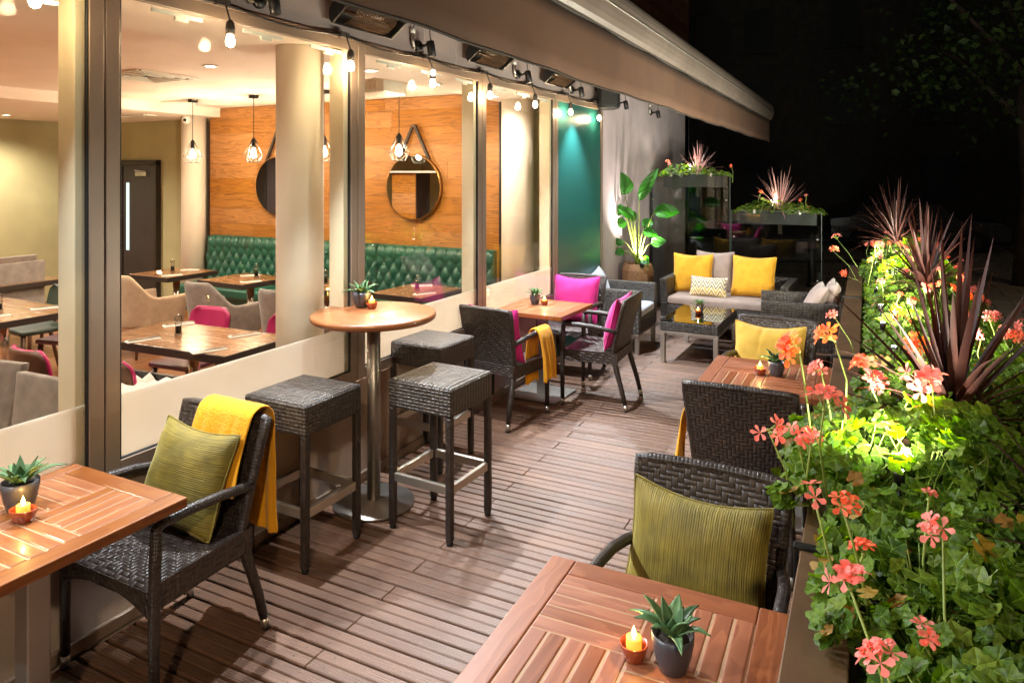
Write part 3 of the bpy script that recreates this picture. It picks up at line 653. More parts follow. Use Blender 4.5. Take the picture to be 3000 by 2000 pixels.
def heater(y,label,first=[]):
    if first: return dup(first[0],(0,y,2.80),0,label)
    P=thing('patio_heater',label,'heater',(0,y,2.80),0,'black infrared heaters on the fascia'); M_=RY(R_(-38)); L=.54
    # local: half-round housing along y, opening tilted down and outward
    h=MB(); h.T=Matrix.Translation((.115,0,0))@RY(R_(-38)).to_4x4()
    pr=[(-.085*cos(R_(k*180/12)),.0+.075*sin(R_(k*180/12))) for k in range(13)]+[(.085,-.012),(.078,-.012),(.07,.0)]+[(.07*cos(R_(k*180/8)),.058*sin(R_(k*180/8))) for k in range(0,9)]+[(-.078,-.012),(-.085,-.012)]
    h.surf(lambda u,v:(lambda q:(q[0],-L/2+L*v,q[1]))(pr[int(round(u*(len(pr)-1)))]),len(pr)-1,8,.3,L,smooth=False); h.build('housing','black_metal',P)
    h=MB(); h.T=Matrix.Translation((.115,0,0))@RY(R_(-38)).to_4x4()
    for s_ in (-1,1):
        h=MB(); h.T=Matrix.Translation((.115,0,0))@RY(R_(-38)).to_4x4(); h.prism([(-.085*cos(R_(k*180/12)),.075*sin(R_(k*180/12))) for k in range(13)]+[(.085,-.014),(-.085,-.014)],s_*L/2,s_*(L/2+.014),'y'); h.build('end_cap','black_metal',P,bevel=.003)
    h=MB(); h.T=Matrix.Translation((.115,0,0))@RY(R_(-38)).to_4x4(); h.surf(lambda u,v:(.066*cos(PI*u),-L/2+L*v,.05*sin(PI*u)),12,2); h.build('reflector','reflector',P)
    h=MB(); h.T=Matrix.Translation((.115,0,0))@RY(R_(-38)).to_4x4(); h.tube([(0,-L/2+.04,.012),(0,L/2-.04,.012)],.011,8); h.build('heating_tube','heater_glass',P)
    h=MB(); h.T=Matrix.Translation((.115,0,0))@RY(R_(-38)).to_4x4()
    for k in range(22):
        yy=-.18+k*.36/21; h.tube([(-.07,yy,-.008),(-.03,yy+.008,-.02),(.03,yy+.008,-.02),(.07,yy,-.008)],.0022,5,False)
    h.build('grille','grille_brass',P)
    h=MB(); h.box((.035,0,.06),(.07,.14,.05)); h.box((.06,.0,.085),(.1,.1,.03)); h.build('bracket','black_plastic',P,bevel=.008)
    h=MB(); h.tube([(.05,-.06,.1),(.05,-.12,.13),(.03,-.2,.2),(.015,-.22,.35)],.006,6); h.build('cable','black_plastic',P)
    first.append(P); return P
heater(3.39,'heater closest to the viewer with its brass grille in full view'); heater(4.92,'heater between the two lit spotlights over the far table'); heater(6.34,'heater farthest along the fascia next to the last spotlight')
def spot(y,label,w=74,cone=108,tilt=-29):
    P=thing('wall_spotlight',label,'spotlight',(0,y,2.76),0,'small spotlights on the fascia')
    b=MB(); b.lathe([(.04,0),(.04,.02),(.03,.03),(0,.03)],18,(0,0,0),True,RY(PI/2)); b.build('wall_plate','black_plastic',P)
    b=MB(); b.tube([(.03,0,0),(.06,0,.0),(.1,0,.005)],.011,8); b.build('knuckle','black_metal',P)
    b=MB(); M_=RY(R_(-10)); b.lathe([(.0,.045),(.026,.045),(.028,.03),(.028,-.06),(.024,-.062)],18,(.115,0,-.02),True,M_); b.build('head','black_metal',P)
    b=MB(); b.lathe([(.022,-.058),(.022,-.0575)],14,(.115,0,-.02),True,M_); b.build('lens','spot_lens',P)
    b=MB(); b.tube([(.012,-.05,-.02),(.02,-.075,.0),(.02,-.08,.03),(.02,-.08,.075)],.013,10); b.build('conduit_elbow','brushed_steel',P)
    b=MB(); b.lathe([(.017,.075),(.017,.1),(.01,.104),(.01,.11),(0,.11)],10,(.02,-.08,0)); b.build('gland','white_plastic',P)
    b=MB(); b.tube([(.02,-.08,.105),(.03,-.06,.15),(.06,-.02,.165),(.1,.0,.13),(.112,0,.03)],.005,6); b.build('cable','grey_cable',P)
    lamp('SPOT','spotlight_beam',P,(.13,0,-.09),w*EXT,COOL,(0,R_(tilt),0),.02,cone,.45)
for y,l in ((2.616,'spotlight at the top edge above the olive cushion chair'),(4.04,'spotlight between the nearest and the middle heater'),(5.585,'spotlight between the middle and the far heater'),(6.875,'last spotlight before the loudspeaker')): spot(y,l)
spot(1.2,'spotlight above the first window out of view',38); spot(8.4,'added fill spotlight on the end wall past the loudspeaker',30,96,-36); spot(9.9,'added fill spotlight on the end wall over the glass screens',30,96,-36); spot(-.3,'spotlight above the entrance end out of view'); spot(-1.7,'spotlight at the far entrance corner out of view')  # the two past the loudspeaker are added as fill for the terrace end
SL=thing('string_lights','black cable of warm bulbs strung along the window heads','string lights',(0,0,0))
by=[-.24,.62,1.483,2.354,3.219,4.086,4.914,5.769,6.621,7.475]
pts=[]
for i in range(len(by)-1):
    for k in range(8):
        t=k/8; pts.append((.05,by[i]+(by[i+1]-by[i])*t,2.69-.03*sin(PI*t)))
pts+= [(.05,7.475,2.69),(.03,7.7,2.8),(.02,7.72,3.0)]
b=MB(); b.tube(pts,.0055,6); b.build('cable','black_plastic',SL)
for i,y in enumerate(by):
    b=MB(); b.box((.05,y,2.69),(.03,.07,.03)); b.tube([(.065,y,2.69),(.095,y+.006,2.6)],.0045,6); b.lathe([(.008,.1),(.019,.085),(.022,.06),(.02,.03),(0,.03)],12,(.095,y+.006,2.505)); b.build('socket','grey_cable',SL)
    b=MB(); b.lathe([(.011,.03),(.019,.01),(.021,-.006),(.015,-.022),(0,-.03)],16,(.095,y+.006,2.505)); b.build('bulb','bulb_glass',SL)
    lamp('POINT','bulb_light',SL,(.095,y+.006,2.49),.95*EXT,WARM,size=.025)
P=thing('loudspeaker','black egg shaped loudspeaker on the fascia above the teal panel','loudspeaker',(.15,7.62,2.81),R_(25))
b=MB(); b.prism([(-.13,-.1),(-.08,-.15),(.08,-.15),(.13,-.1),(.1,.1),(.05,.13),(-.05,.13),(-.1,.1)],-.2,.2); b.build('cabinet','speaker_black',P,bevel=.03,seg=3)
b=MB(); b.box((0,-.152,0),(.18,.008,.32)); b.build('grille','black_gasket',P,bevel=.02)
b=MB(); b.box((-.17,.06,.05),(.1,.04,.06)); b.build('bracket','black_metal',P)
# ------------------------------------------------------------------ wicker chairs
def wchair(label,loc,rz,group='dark wicker armchairs on the deck',first=[]):
    if first: return dup(first[0],loc,rz,label)
    T=thing('wicker_armchair',label,'armchair',loc,rz,group)
    b=MB()
    def seat_o(v): return .235+.03*(1-v)   # half width, v=0 front
    def top(u,v):
        x=(u-.5)*2*seat_o(v); y=-.265+.47*v; z=.455-.012*(1-(2*u-1)**2)*sin(PI*v)
        if v<.08: z-=.02*(1-v/.08)**2
        return (x,y,z)
    b.surf(top,14,12,.52,.47,-.26,-.2)
    def apr(s_):
        return lambda u,v:((s_)*seat_o(u),-.265+.47*u,.437+.018*0-(.075+.0*u)*v+.018*(1-v) if True else 0)
    b.surf(apr(1),8,2,.47,.07,0,0); b.surf(apr(-1),8,2,.47,.07,0,0,flip=True)
    b.surf(lambda u,v:((u-.5)*.53,-.265,.435-v*(.04+.06*abs(2*u-1)**2.2)),12,2,.53,.07,-.26,0)
    b.surf(lambda u,v:((u-.5)*.47,.205,.455-v*.075),6,2,.47,.07,-.23,0,flip=True)
    b.surf(lambda u,v:((u-.5)*2*(seat_o(v)-.004),-.26+.46*v,.385),4,4)
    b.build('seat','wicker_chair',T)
    b=MB()
    def back(o):
        def f(u,v):
            w=.215+.036*v; x=(u-.5)*2*w; y=.165+.105*v**1.25-.03*(1-(2*u-1)**2)*0+.010*(1-(2*u-1)**2)*(.35+.65*v); z=.42+.45*v+0*v
            return (x,y+o,z)
        return f
    b.surf(back(-.017),16,16,.48,.46,-.24,.42); b.surf(back(.017),16,16,.48,.46,-.24,.42,flip=True)
    for uu,fl in ((0,0),(1,1)): b.surf(lambda a,v,uu=uu:tuple(Vector(back(-.017)(uu,v))*(1-a)+Vector(back(.017)(uu,v))*a),2,16,.034,.46,0,0,flip=not fl)
    b.surf(lambda u,a:tuple(Vector(back(-.017)(u,0))*(1-a)+Vector(back(.017)(u,0))*a),16,1,.48,.03)
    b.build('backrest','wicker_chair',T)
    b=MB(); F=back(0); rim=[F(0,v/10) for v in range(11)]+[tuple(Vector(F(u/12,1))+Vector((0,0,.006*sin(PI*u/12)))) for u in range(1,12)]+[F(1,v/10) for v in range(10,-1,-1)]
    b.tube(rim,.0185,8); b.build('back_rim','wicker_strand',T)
    for sx in (-1,1):
        b=MB(); b.tube([(sx*.262,-.248,.05),(sx*.262,-.248,.3),(sx*.262,-.246,.5),(sx*.262,-.24,.648)],[.0175,.0195,.0205,.019],10); lg=b.build('leg','wicker_strand',T)
        b=MB(); b.tube([(sx*.262,-.248,.012),(sx*.262,-.248,.052)],[.0165,.0178],12); c=b.build('foot_cap','steel',lg)
        b=MB(); b.tube([(sx*.262,-.248,0),(sx*.262,-.248,.013)],.0165,12); b.build('foot_pad','rubber',lg)
        b=MB(); q=[(sx*.232,.268,.05),(sx*.228,.245,.15),(sx*.222,.205,.28),(sx*.216,.178,.38),(sx*.214,.168,.44)]; b.tube(q,[.0175,.02,.022,.024,.022],10); lg=b.build('leg','wicker_strand',T)
        b=MB(); b.tube([(sx*.233,.277,.012),(sx*.232,.268,.052)],[.0165,.018],12); b.build('foot_cap','steel',lg)
        b=MB(); b.tube([(sx*.2335,.279,0),(sx*.233,.277,.013)],.0165,12); b.build('foot_pad','rubber',lg)
        b=MB(); b.tube([(sx*.262,-.242,.63),(sx*.263,-.236,.652),(sx*.265,-.215,.662),(sx*.268,-.1,.664),(sx*.264,.03,.655),(sx*.252,.13,.638),(sx*.234,.205,.622)],[.019,.02,.019,.019,.019,.019,.018],10); b.build('armrest','wicker_strand',T)
    first.append(T); return T
wchair('wicker armchair with the striped olive cushion and yellow throw by the stools',(.31,1.87,0),R_(-1))
wchair('wicker armchair with the ribbed olive cushion against the planter',(2.29,2.18,0),R_(-1))
wchair('wicker armchair seen from behind between the two planter side tables',(2.23,3.69,0),R_(181))
wchair('wicker armchair holding the pleated mustard cushion',(2.2,4.93,0),R_(-4))
wchair('wicker armchair seen from behind with a yellow throw over its arm',(.235,4.86,0),R_(174))
wchair('wicker armchair at the far side of the window table with the big pink cushion',(.25,6.28,0),R_(2))
wchair('wicker armchair turned side on with a pink cushion in front of the lounge set',(.79,5.59,0),R_(-88))
# stools
def stool(label,loc,rz,first=[]):
    if first: return dup(first[0],loc,rz,label)
    T=thing('bar_stool',label,'bar stool',loc,rz,'square wicker bar stools'); S=.405
    b=MB(); b.box((0,0,.7185),(S,S,.145)); 
    b.surf(lambda u,v:((u-.5)*(S-.016),(v-.5)*(S-.016),.7916+.009*min(1,9*min(u,1-u,v,1-v))**.6),18,18,S,S)
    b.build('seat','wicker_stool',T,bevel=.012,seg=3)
    for sx in (-1,1):
        for sy in (-1,1):
            b=MB(); q=S/2-.019; b.box((sx*q,sy*q,.333),(.037,.037,.63)); 
            lg=b.build('leg','wicker_strand',T,bevel=.009,seg=2); b=MB(); b.lathe([(.016,0),(.018,.004),(.018,.02),(0,.02)],12,(sx*q,sy*q,0)); b.build('foot_pad','rubber',lg)
    q=S/2-.019
    for sx,sy in ((0,-1),(0,1),(-1,0),(1,0)):
        b=MB(); b.box((sx*q,sy*q,.275),((.024 if sx else 2*q-.036),(.024 if sy else 2*q-.036),.045)); b.build('footrest','steel',T,bevel=.004)
    first.append(T); return T
stool('bar stool nearest the olive cushion chair beside the bar table',(.225,2.71,0),R_(-1)); stool('bar stool standing out on the deck with worn corner',(.71,3.235,0),R_(-3)); stool('bar stool pushed against the glass behind the bar table',(.2,3.93,0),R_(-2))
# square tables
def top_mesh(S,bd,mt,nslat=5,th=.036):
    b=MB(); h=S/2; z=.75-th/2
    b.cm=0
    b.box((0,-h+bd/2,z),(S-2*bd-.001,bd,th),grain=True); b.box((0,h-bd/2,z),(S-2*bd-.001,bd,th),grain=True); b.box((-h+bd/2,0,z),(bd,S,th),grain=True); b.box((h-bd/2,0,z),(bd,S,th),grain=True)
    q=(S-2*bd)/2; p=q/nslat
    for i in (0,1):
        for j in (0,1):
            cx,cy=(-q/2 if i==0 else q/2),(-q/2 if j==0 else q/2)
            for k in range(nslat):
                o=-q/2+p*(k+.5)
                if (i+j)%2: b.box((cx,cy+o,.75-.011),(q-.0012,p-.0045,.022),grain=True)
                else: b.box((cx+o,cy,.75-.011),(p-.0045,q-.0012,.022),grain=True)
    b.cm=1; b.box((0,0,.7395),(S-2*bd+.002,S-2*bd+.002,.0165)); return b
def sq_table(label,loc,rz,mt='teak',post=.075,first={}):
    T=thing('square_table',label,'table',loc,rz,'square slatted wooden tables')
    top_mesh(.66,.075,mt).build('tabletop',[mt,'caulk'],T,bevel=.005,seg=3)
    b=MB(); b.box((0,0,.725),(.44,.06,.018)); b.box((0,0,.7245),(.06,.44,.018)); b.build('bracket','black_metal',T)
    b=MB(); b.box((0,0,.37),(post,post,.70)); b.build('pedestal','brushed_steel',T,bevel=.006,seg=3)
    b=MB(); b.box((0,0,.012),(.44,.44,.014)); b.build('base_plate','brushed_steel',T,bevel=.004)
    b=MB(); b.box((0,0,.0035),(.43,.43,.005)); b.build('base_pad','rubber',T)
    return T
sq_table('orange toned slatted table in front of the striped olive cushion',(.316,1.36,0),0,'teak_orange')
sq_table('slatted table nearest the viewer beside the planter ledge',(2.272,1.60,0),R_(1))
sq_table('slatted table by the window set with the pink cushioned chairs',(.30,5.48,0),R_(-2),'teak_orange')
sq_table('slatted table beside the planter between two wicker chairs',(2.27,4.175,0),0)
# bar table
T=thing('bar_table','tall round bar table with polished steel stem beside the stools','bar table',(.255,3.235,0)); r=.345
b=MB()
for k in range(8):
    a0,a1=2*PI*k/8,2*PI*(k+1)/8; q=[(r*cos(a0+(a1-a0)*t/8),r*sin(a0+(a1-a0)*t/8)) for t in range(9)]+[((r-.07)*cos(a0+(a1-a0)*t/8),(r-.07)*sin(a0+(a1-a0)*t/8)) for t in range(8,-1,-1)]
    b.prism(q,1.055,1.09)
ri=r-.072; ns=9; w=2*ri/ns
for k in range(ns):
    ya,yb=-ri+w*k+.001,-ri+w*(k+1)-.001; ya=max(ya,-ri+.004); yb=min(yb,ri-.004); q=[]
    for t in range(7): yy=ya+(yb-ya)*t/6; q.append((math.sqrt(max(0,ri*ri-yy*yy)),yy))
    for t in range(6,-1,-1): yy=ya+(yb-ya)*t/6; q.append((-math.sqrt(max(0,ri*ri-yy*yy)),yy))
    b.prism(q,1.066,1.09)
b.build('tabletop','teak',T,bevel=.0012,seg=1)
b=MB(); b.lathe([(r-.004,1.052),(r+.006,1.06),(r+.010,1.075),(r+.006,1.087),(r-.001,1.0905)],64); b.build('edge_band','teak_orange',T)
b=MB(); b.tube([(0,0,.02),(0,0,1.05)],.038,28); b.build('stem','brushed_steel',T)
b=MB(); b.lathe([(.228,.004),(.23,.01),(.228,.016),(.05,.022),(.045,.03),(0,.03)],56); b.build('base_plate','brushed_steel',T)
b=MB(); b.lathe([(.226,.0),(.226,.005)],48); b.build('base_pad','rubber',T)
# lounge set
def lounge(name,label,cat,loc,rz,Wd,Dp,ncush,cush,ah=.66,slant=.0):
    T=thing(name,label,cat,loc,rz); at=.085; h=Wd/2; d=Dp/2
    for sx in (-1,1):
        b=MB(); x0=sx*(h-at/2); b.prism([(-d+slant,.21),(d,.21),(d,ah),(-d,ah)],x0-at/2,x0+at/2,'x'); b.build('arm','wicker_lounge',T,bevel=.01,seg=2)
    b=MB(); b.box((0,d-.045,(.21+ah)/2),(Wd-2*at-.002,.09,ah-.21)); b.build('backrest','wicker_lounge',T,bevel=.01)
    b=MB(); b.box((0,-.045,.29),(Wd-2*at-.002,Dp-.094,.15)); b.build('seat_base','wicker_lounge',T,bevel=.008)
    cw=(Wd-2*at)/ncush
    for k in range(ncush):
        b=MB(); b.box((-h+at+cw*(k+.5),-.06,.415),(cw-.008,Dp-.12,.1)); b.build('seat_cushion',cush,T,bevel=.035,seg=4)
    b=MB(); 
    for sx in (-1,1):
        for sy in (-1,1): b.box((sx*(h-.035),sy*(d-.035),.095),(.045,.045,.19))
    for sy in (-1,1): b.box((0,sy*(d-.035),.2),(Wd,.045,.025))
    for sx in (-1,1): b.box((sx*(h-.035),0,.2),(.045,Dp-.115,.024))
    b.build('leg_frame','steel',T,bevel=.003); return T
lounge('sofa','two seat wicker sofa with taupe seat cushion in front of the glass screens','sofa',(1.33,8.5,0),R_(-2),1.42,.8,1,'taupe_linen',.66,.05)
lounge('lounge_armchair','wicker lounge armchair with pale cushion against the teal panel','armchair',(.335,7.46,0),R_(91),.72,.66,1,'pale_grey_linen')
lounge('lounge_armchair','wicker lounge armchair backing onto the planter with two grey pillows','armchair',(2.16,7.5,0),R_(-83),.74,.68,1,'taupe_linen')
T=thing('coffee_table','low wicker coffee table with dark glass top and steel legs','coffee table',(1.22,7.44,0),R_(-1)); wx,wy=.57,1.0
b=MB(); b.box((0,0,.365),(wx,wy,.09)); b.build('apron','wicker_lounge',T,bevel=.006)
b=MB(); b.box((0,0,.416),(wx-.005,wy-.005,.008)); b.build('glass_top','table_glass',T)
for sx in (-1,1):
    for sy in (-1,1): b=MB(); b.box((sx*(wx/2-.025),sy*(wy/2-.025),.145),(.045,.045,.29)); b.build('leg','steel',T,bevel=.003)
b=MB()
for sx in (-1,1): b.box((sx*(wx/2-.025),0,.305),(.045,wy-.01,.028))
for sy in (-1,1): b.box((0,sy*(wy/2-.025),.304),(wx-.096,.045,.026))
b.build('rail','steel',T,bevel=.002)
# ------------------------------------------------------------------ cushions and throws
def cushion(label,w,h,t,mat,loc,rot,seed=0,pipe=None,pleat=0,sag=.05,roll=0):
    T=thing('cushion',label,'cushion',loc,rot); rr=random.Random(seed); ph=[rr.uniform(0,6.3) for _ in range(8)]
    def f(sgn):
        def g(u,v):
            a,b_=2*u-1,2*v-1; e=(max(0,1-abs(a)**2.4)*max(0,1-abs(b_)**2.4))**.55
            x=w/2*a*(1-.085*(1-b_*b_)*abs(a)**2); z=h/2*b_*(1-.085*(1-a*a)*abs(b_)**2)
            if b_>0: z-=sag*(1-a*a)*b_**2*h
            kk=1-.035*(a*b_)**6; x*=kk; z*=kk
            wr=.07*sin(5*a+3*b_+ph[0])+.05*sin(9*b_-4*a+ph[1])+.04*sin(13*a+ph[2])*sin(7*b_+ph[3])
            y=sgn*t/2*e*(1+wr*(1.2-e))
            if pleat and sgn<0:
                for c0 in (-.28,.38): y+=.012*math.exp(-((a-c0-.12*b_)/.035)**2)*max(0,b_+.3)
            cr,sr=cos(roll),sin(roll); return (x*cr-z*sr,y,x*sr+z*cr+h/2*(abs(cr)+abs(sr)*w/h))
        return g
    b=MB(); b.surf(f(-1),32,32,w,h,-w/2,0); b.surf(f(1),32,32,w,h,-w/2,0,flip=True); b.build('cover',mat,T)
    if pipe:
        ed=[f(1)(k/24,0) for k in range(24)]+[f(1)(1,k/24) for k in range(24)]+[f(1)(1-k/24,1) for k in range(24)]+[f(1)(0,1-k/24) for k in range(25)]
        b=MB(); b.tube(ed,.0042,6); b.build('piping',pipe,T)
    return T
cushion('olive cushion with level ribs standing on its corner in the nearest window side chair',.43,.41,.17,'olive_cord_h',(.305,1.89,.45),(R_(-20),0,R_(2)),1,'olive_cord_h',0,.04,R_(-3))
cushion('olive cushion with upright ribs on the chair at the planter table',.47,.385,.16,'olive_cord_v',(2.27,2.28,.452),(R_(-14),0,R_(-2)),2,'olive_cord_v',0,.07,R_(-2))
cushion('pleated mustard cushion on the chair beyond the planter table',.48,.42,.16,'mustard_linen',(2.17,5.03,.452),(R_(-15),0,R_(-4)),3,'mustard_linen',1,.06)
cushion('pink cushion peeking past the chair with the arm throw',.46,.44,.14,'pink_linen',(.25,4.80,.452),(R_(14),0,R_(-6)),4,'pink_linen',0,.05)
cushion('large pink cushion facing the window table',.48,.46,.17,'pink_linen',(.24,6.34,.452),(R_(-15),0,R_(3)),5,'pink_linen',0,.06)
cushion('pink cushion seen side on in the turned wicker chair',.46,.45,.15,'pink_linen',(.88,5.6,.452),(R_(-14),0,R_(-88)),6,'pink_linen',0,.05)
cushion('yellow cushion at the arm end of the sofa beside the taupe one',.48,.48,.16,'yellow_linen',(.90,8.50,.462),(R_(-18),0,R_(4)),7,'yellow_linen',0,.03)
cushion('yellow cushion standing alone on the planter side of the sofa',.50,.49,.17,'yellow_linen',(1.60,8.46,.462),(R_(-17),0,R_(-3)),8,'yellow_linen',0,.03)
cushion('taupe cushion peeping out behind the yellow sofa cushion',.46,.5,.15,'taupe_linen',(1.13,8.66,.462),(R_(-12),0,R_(0)),9,'taupe_linen',0,.03)
cushion('taupe back pillow between the yellow sofa cushions',.5,.4,.13,'taupe_linen',(1.36,8.72,.462),(R_(-10),0,0),15,'taupe_linen',0,.03)
cushion('small zigzag patterned cushion lying on the sofa front',.44,.24,.13,'chevron',(1.13,8.28,.462),(R_(-22),0,R_(-3)),10,'taupe_linen',0,.02)
cushion('pale grey pillow slumped in the lounge chair by the teal panel',.5,.36,.15,'pale_grey_linen',(.19,7.44,.462),(R_(-22),0,R_(94)),11,None,0,.03,R_(5))
cushion('grey pillow at the front of the lounge chair by the planter',.44,.4,.15,'taupe_linen',(2.22,7.5,.462),(R_(-30),0,R_(-80)),12,None,0,.03)
cushion('grey pillow at the back of the lounge chair by the planter',.44,.4,.15,'taupe_linen',(2.40,7.55,.462),(R_(-16),0,R_(-82)),13,None,0,.03)
def throw(label,prof,width,loc,rz,seed,taper=.0):
    """cloth strip: prof is a list of (y,z) run over the rail, width along x"""
    rr=random.Random(seed); p=[rr.uniform(0,6) for _ in range(6)]; P=[Vector((0,a,b)) for a,b in prof]
    L=[0]
    for i in range(1,len(P)): L.append(L[-1]+(P[i]-P[i-1]).length)
    def at(s):
        s*=L[-1]
        for i in range(1,len(P)):
            if s<=L[i] or i==len(P)-1: t=(s-L[i-1])/max(1e-6,L[i]-L[i-1]); return P[i-1].lerp(P[i],t),(P[i]-P[i-1]).normalized()
    top=max(range(len(P)),key=lambda i:P[i].z); st=L[top]/L[-1]
    def f(u,v):
        q,tn=at(v); nrm=Vector((0,-tn.z,tn.y)); d=min(1,abs(v-st)*2.2)
        k=.016*d*(sin(u*11+p[0]+v*2)+.5*sin(u*23+p[1])); w=width*(1-taper*d*(.5+.5*sin(p[2])))
        q=q+nrm*(abs(k)+.004)*1.0; q.z+=-.015*sin(u*7+p[3])*(1 if v in(0,1) else 0); return ((u-.5)*w+.012*d*sin(v*9+p[4]),q.y,q.z)
    T=thing('throw_blanket',label,'blanket',loc,rz); b=MB(); b.surf(f,30,46,width,L[-1]); b.build('cloth','yellow_fleece',T,solid=.009,sub=1)
throw('yellow fleece throw over the back of the chair by the bar stools',[(.135,.60),(.16,.70),(.195,.82),(.222,.893),(.265,.915),(.305,.905),(.33,.87),(.325,.75),(.335,.55),(.34,.36)],.32,(.37,1.87,0),R_(-1),1)
throw('yellow fleece throw hanging over the arm of the window side chair',[(-.085,.30),(-.075,.45),(-.05,.62),(-.03,.675),(0,.692),(.03,.678),(.05,.62),(.06,.45),(.065,.25)],.19,(.50,4.99,0),R_(84),2,.1)
throw('yellow fleece throw over the arm of the chair seen from behind by the planter',[(-.07,.28),(-.06,.45),(-.045,.62),(-.03,.678),(0,.692),(.03,.678),(.045,.62),(.06,.45),(.065,.3)],.17,(1.967,3.72,0),R_(91),3)
# ------------------------------------------------------------------ table plants, bowls, candles
def succulent(label,x,y,z,s,seed,pot=0):
    T=thing('potted_succulent',label,'potted plant',(x,y,z),seed*1.3,'small succulents in slate pots'); b=MB()
    if pot==0: b.lathe([(.032*s,0),(.036*s,.004),(.047*s,.04*s),(.053*s,.075*s),(.054*s,.095*s),(.05*s,.095*s),(.047*s,.08*s),(0,.08*s)],28)
    else: b.lathe([(.034*s,0),(.05*s,.045*s),(.05*s,.09*s),(.046*s,.09*s),(.045*s,.08*s),(0,.08*s)],7,smooth=False)
    b.build('pot','pot_slate',T)
    b=MB(); b.lathe([(.047*s,.079*s),(.02*s,.084*s),(0,.085*s)],16); b.build('soil','soil',T)
    b=MB(); rr=random.Random(seed)
    for k in range(16):
        a=k*2.4+rr.uniform(-.2,.2); ring=k/16; L=(.115-.045*ring)*s*rr.uniform(.8,1.15); el=R_(12+62*ring+rr.uniform(-8,8)); wd=.019*s*rr.uniform(.85,1.15)
        ca,sa=cos(a),sin(a); pts=[]
        def g(u,v,L=L,el=el,wd=wd,ca=ca,sa=sa):
            q=u*2-1; w=wd*(1-v)**.75*(.75+.9*v*(1-v)*2); th=.35*abs(q)**1.5*w; e2=el+.35*(v)*(1 if el<.7 else -.2)-.5*max(0,v-.6); r=.008*s+L*v*cos(el); zz=.084*s+L*v*sin(el)+.012*s*sin(PI*v)*(1 if el<.9 else 0)-.02*s*max(0,v-.7)*(1 if el<.6 else 0)+th
            return (r*ca-q*w*sa,r*sa+q*w*ca,zz)
        b.surf(g,4,7,.04,L)
    b.build('leaves','succulent',T,solid=.0035*s); return T
def bowl(label,x,y,z,s=1,oval=1.0,mat='terracotta'):
    T=thing('candle_bowl',label,'bowl',(x,y,z),.3,'small terracotta candle bowls'); b=MB(); b.lathe([(.026*s,0),(.03*s,.003),(.038*s,.03*s),(.04*s,.045*s),(.037*s,.046*s),(.034*s,.03*s),(.026*s,.008),(0,.008)],28); o=b.build('bowl_body',mat,T); o.scale=(oval,1/oval**.3,1)
    C_=thing('candle','flickering battery candle '+label.split(' bowl ',1)[1],'candle',(x,y,z+.0085),0,'glowing candles in bowls'); b=MB(); b.lathe([(.0215*s,0),(.022*s,.05*s),(.019*s,.052*s),(.006*s,.047*s),(0,.047*s)],22); b.build('wax','wax',C_)
    b=MB(); b.lathe([(.003*s,.046*s),(.0065*s,.056*s),(.0055*s,.066*s),(0,.083*s)],12); b.build('flame','flame',C_)
    lamp('POINT','candle_light',C_,(0,0,.098*s),0.12*EXT,(1,.55,.16),size=.006)
succulent('succulent in a ribbed slate pot on the orange toned table',.225,1.37,.75,1.05,1); bowl('oval brown bowl beside the succulent on the orange toned table',.315,1.33,.75,.9,1.25)
succulent('succulent with curling tips on the table nearest the viewer',2.375,1.60,.75,.9,2); bowl('round brown bowl beside the succulent on the nearest table',2.285,1.595,.75,.83)
succulent('succulent in the grey pot on the tall bar table',.10,3.32,1.09,.97,3); bowl('small brown bowl beside the pot on the bar table',.175,3.32,1.09,.83)
succulent('succulent in the angular pot on the window table',.20,5.545,.75,.93,4,1); bowl('brown bowl beside the angular pot on the window table',.285,5.555,.75,.8)
succulent('succulent in the ringed slate pot beside the mustard cushion',2.32,4.19,.75,.87,5); bowl('brown bowl in front of the mustard cushion',2.235,4.17,.75,.83)
succulent('tiny succulent on the dark glass coffee table',1.19,7.58,.42,.85,6,1); bowl('amber bowl beside the plant on the coffee table',1.2,7.44,.42,.8)
# ------------------------------------------------------------------ tall pot plant
T=thing('strelitzia_pot','bird of paradise plant in a fibrous brown faceted pot by the mauve wall','potted plant',(.235,8.5,0))
b=MB(); b.lathe([(.17,0),(.2,.03),(.203,.3),(.2,.7),(.175,.775),(.155,.775),(.15,.72),(0,.72)],10,smooth=False); b.build('pot','cork_fibre',T,bevel=.008)
b=MB(); b.lathe([(.15,.73),(.06,.745),(0,.75)],16); b.build('soil','soil',T)
st=MB(); LV=[(-.30,.10,1.62,-.42,.0,1.90,.115),(-.22,-.05,1.5,-.46,-.1,1.36,.07),(.02,.0,1.55,.26,-.05,1.95,.06),(.22,-.05,1.42,.52,-.02,1.43,.075),(-.12,-.1,1.3,-.34,-.12,1.24,.06),(-.02,-.1,1.36,-.2,-.16,1.46,.055),(.1,-.1,1.18,.28,-.12,1.15,.05),(.14,.1,1.02,.32,.12,1.06,.06),(-.17,-.1,1.06,-.33,-.14,1.0,.05),(-.14,-.12,.93,-.3,-.2,.9,.045),(.1,-.14,.86,.2,-.22,.8,.05),(.05,.1,1.2,.12,.18,1.32,.06),(-.06,.08,1.28,-.16,.16,1.42,.055)]
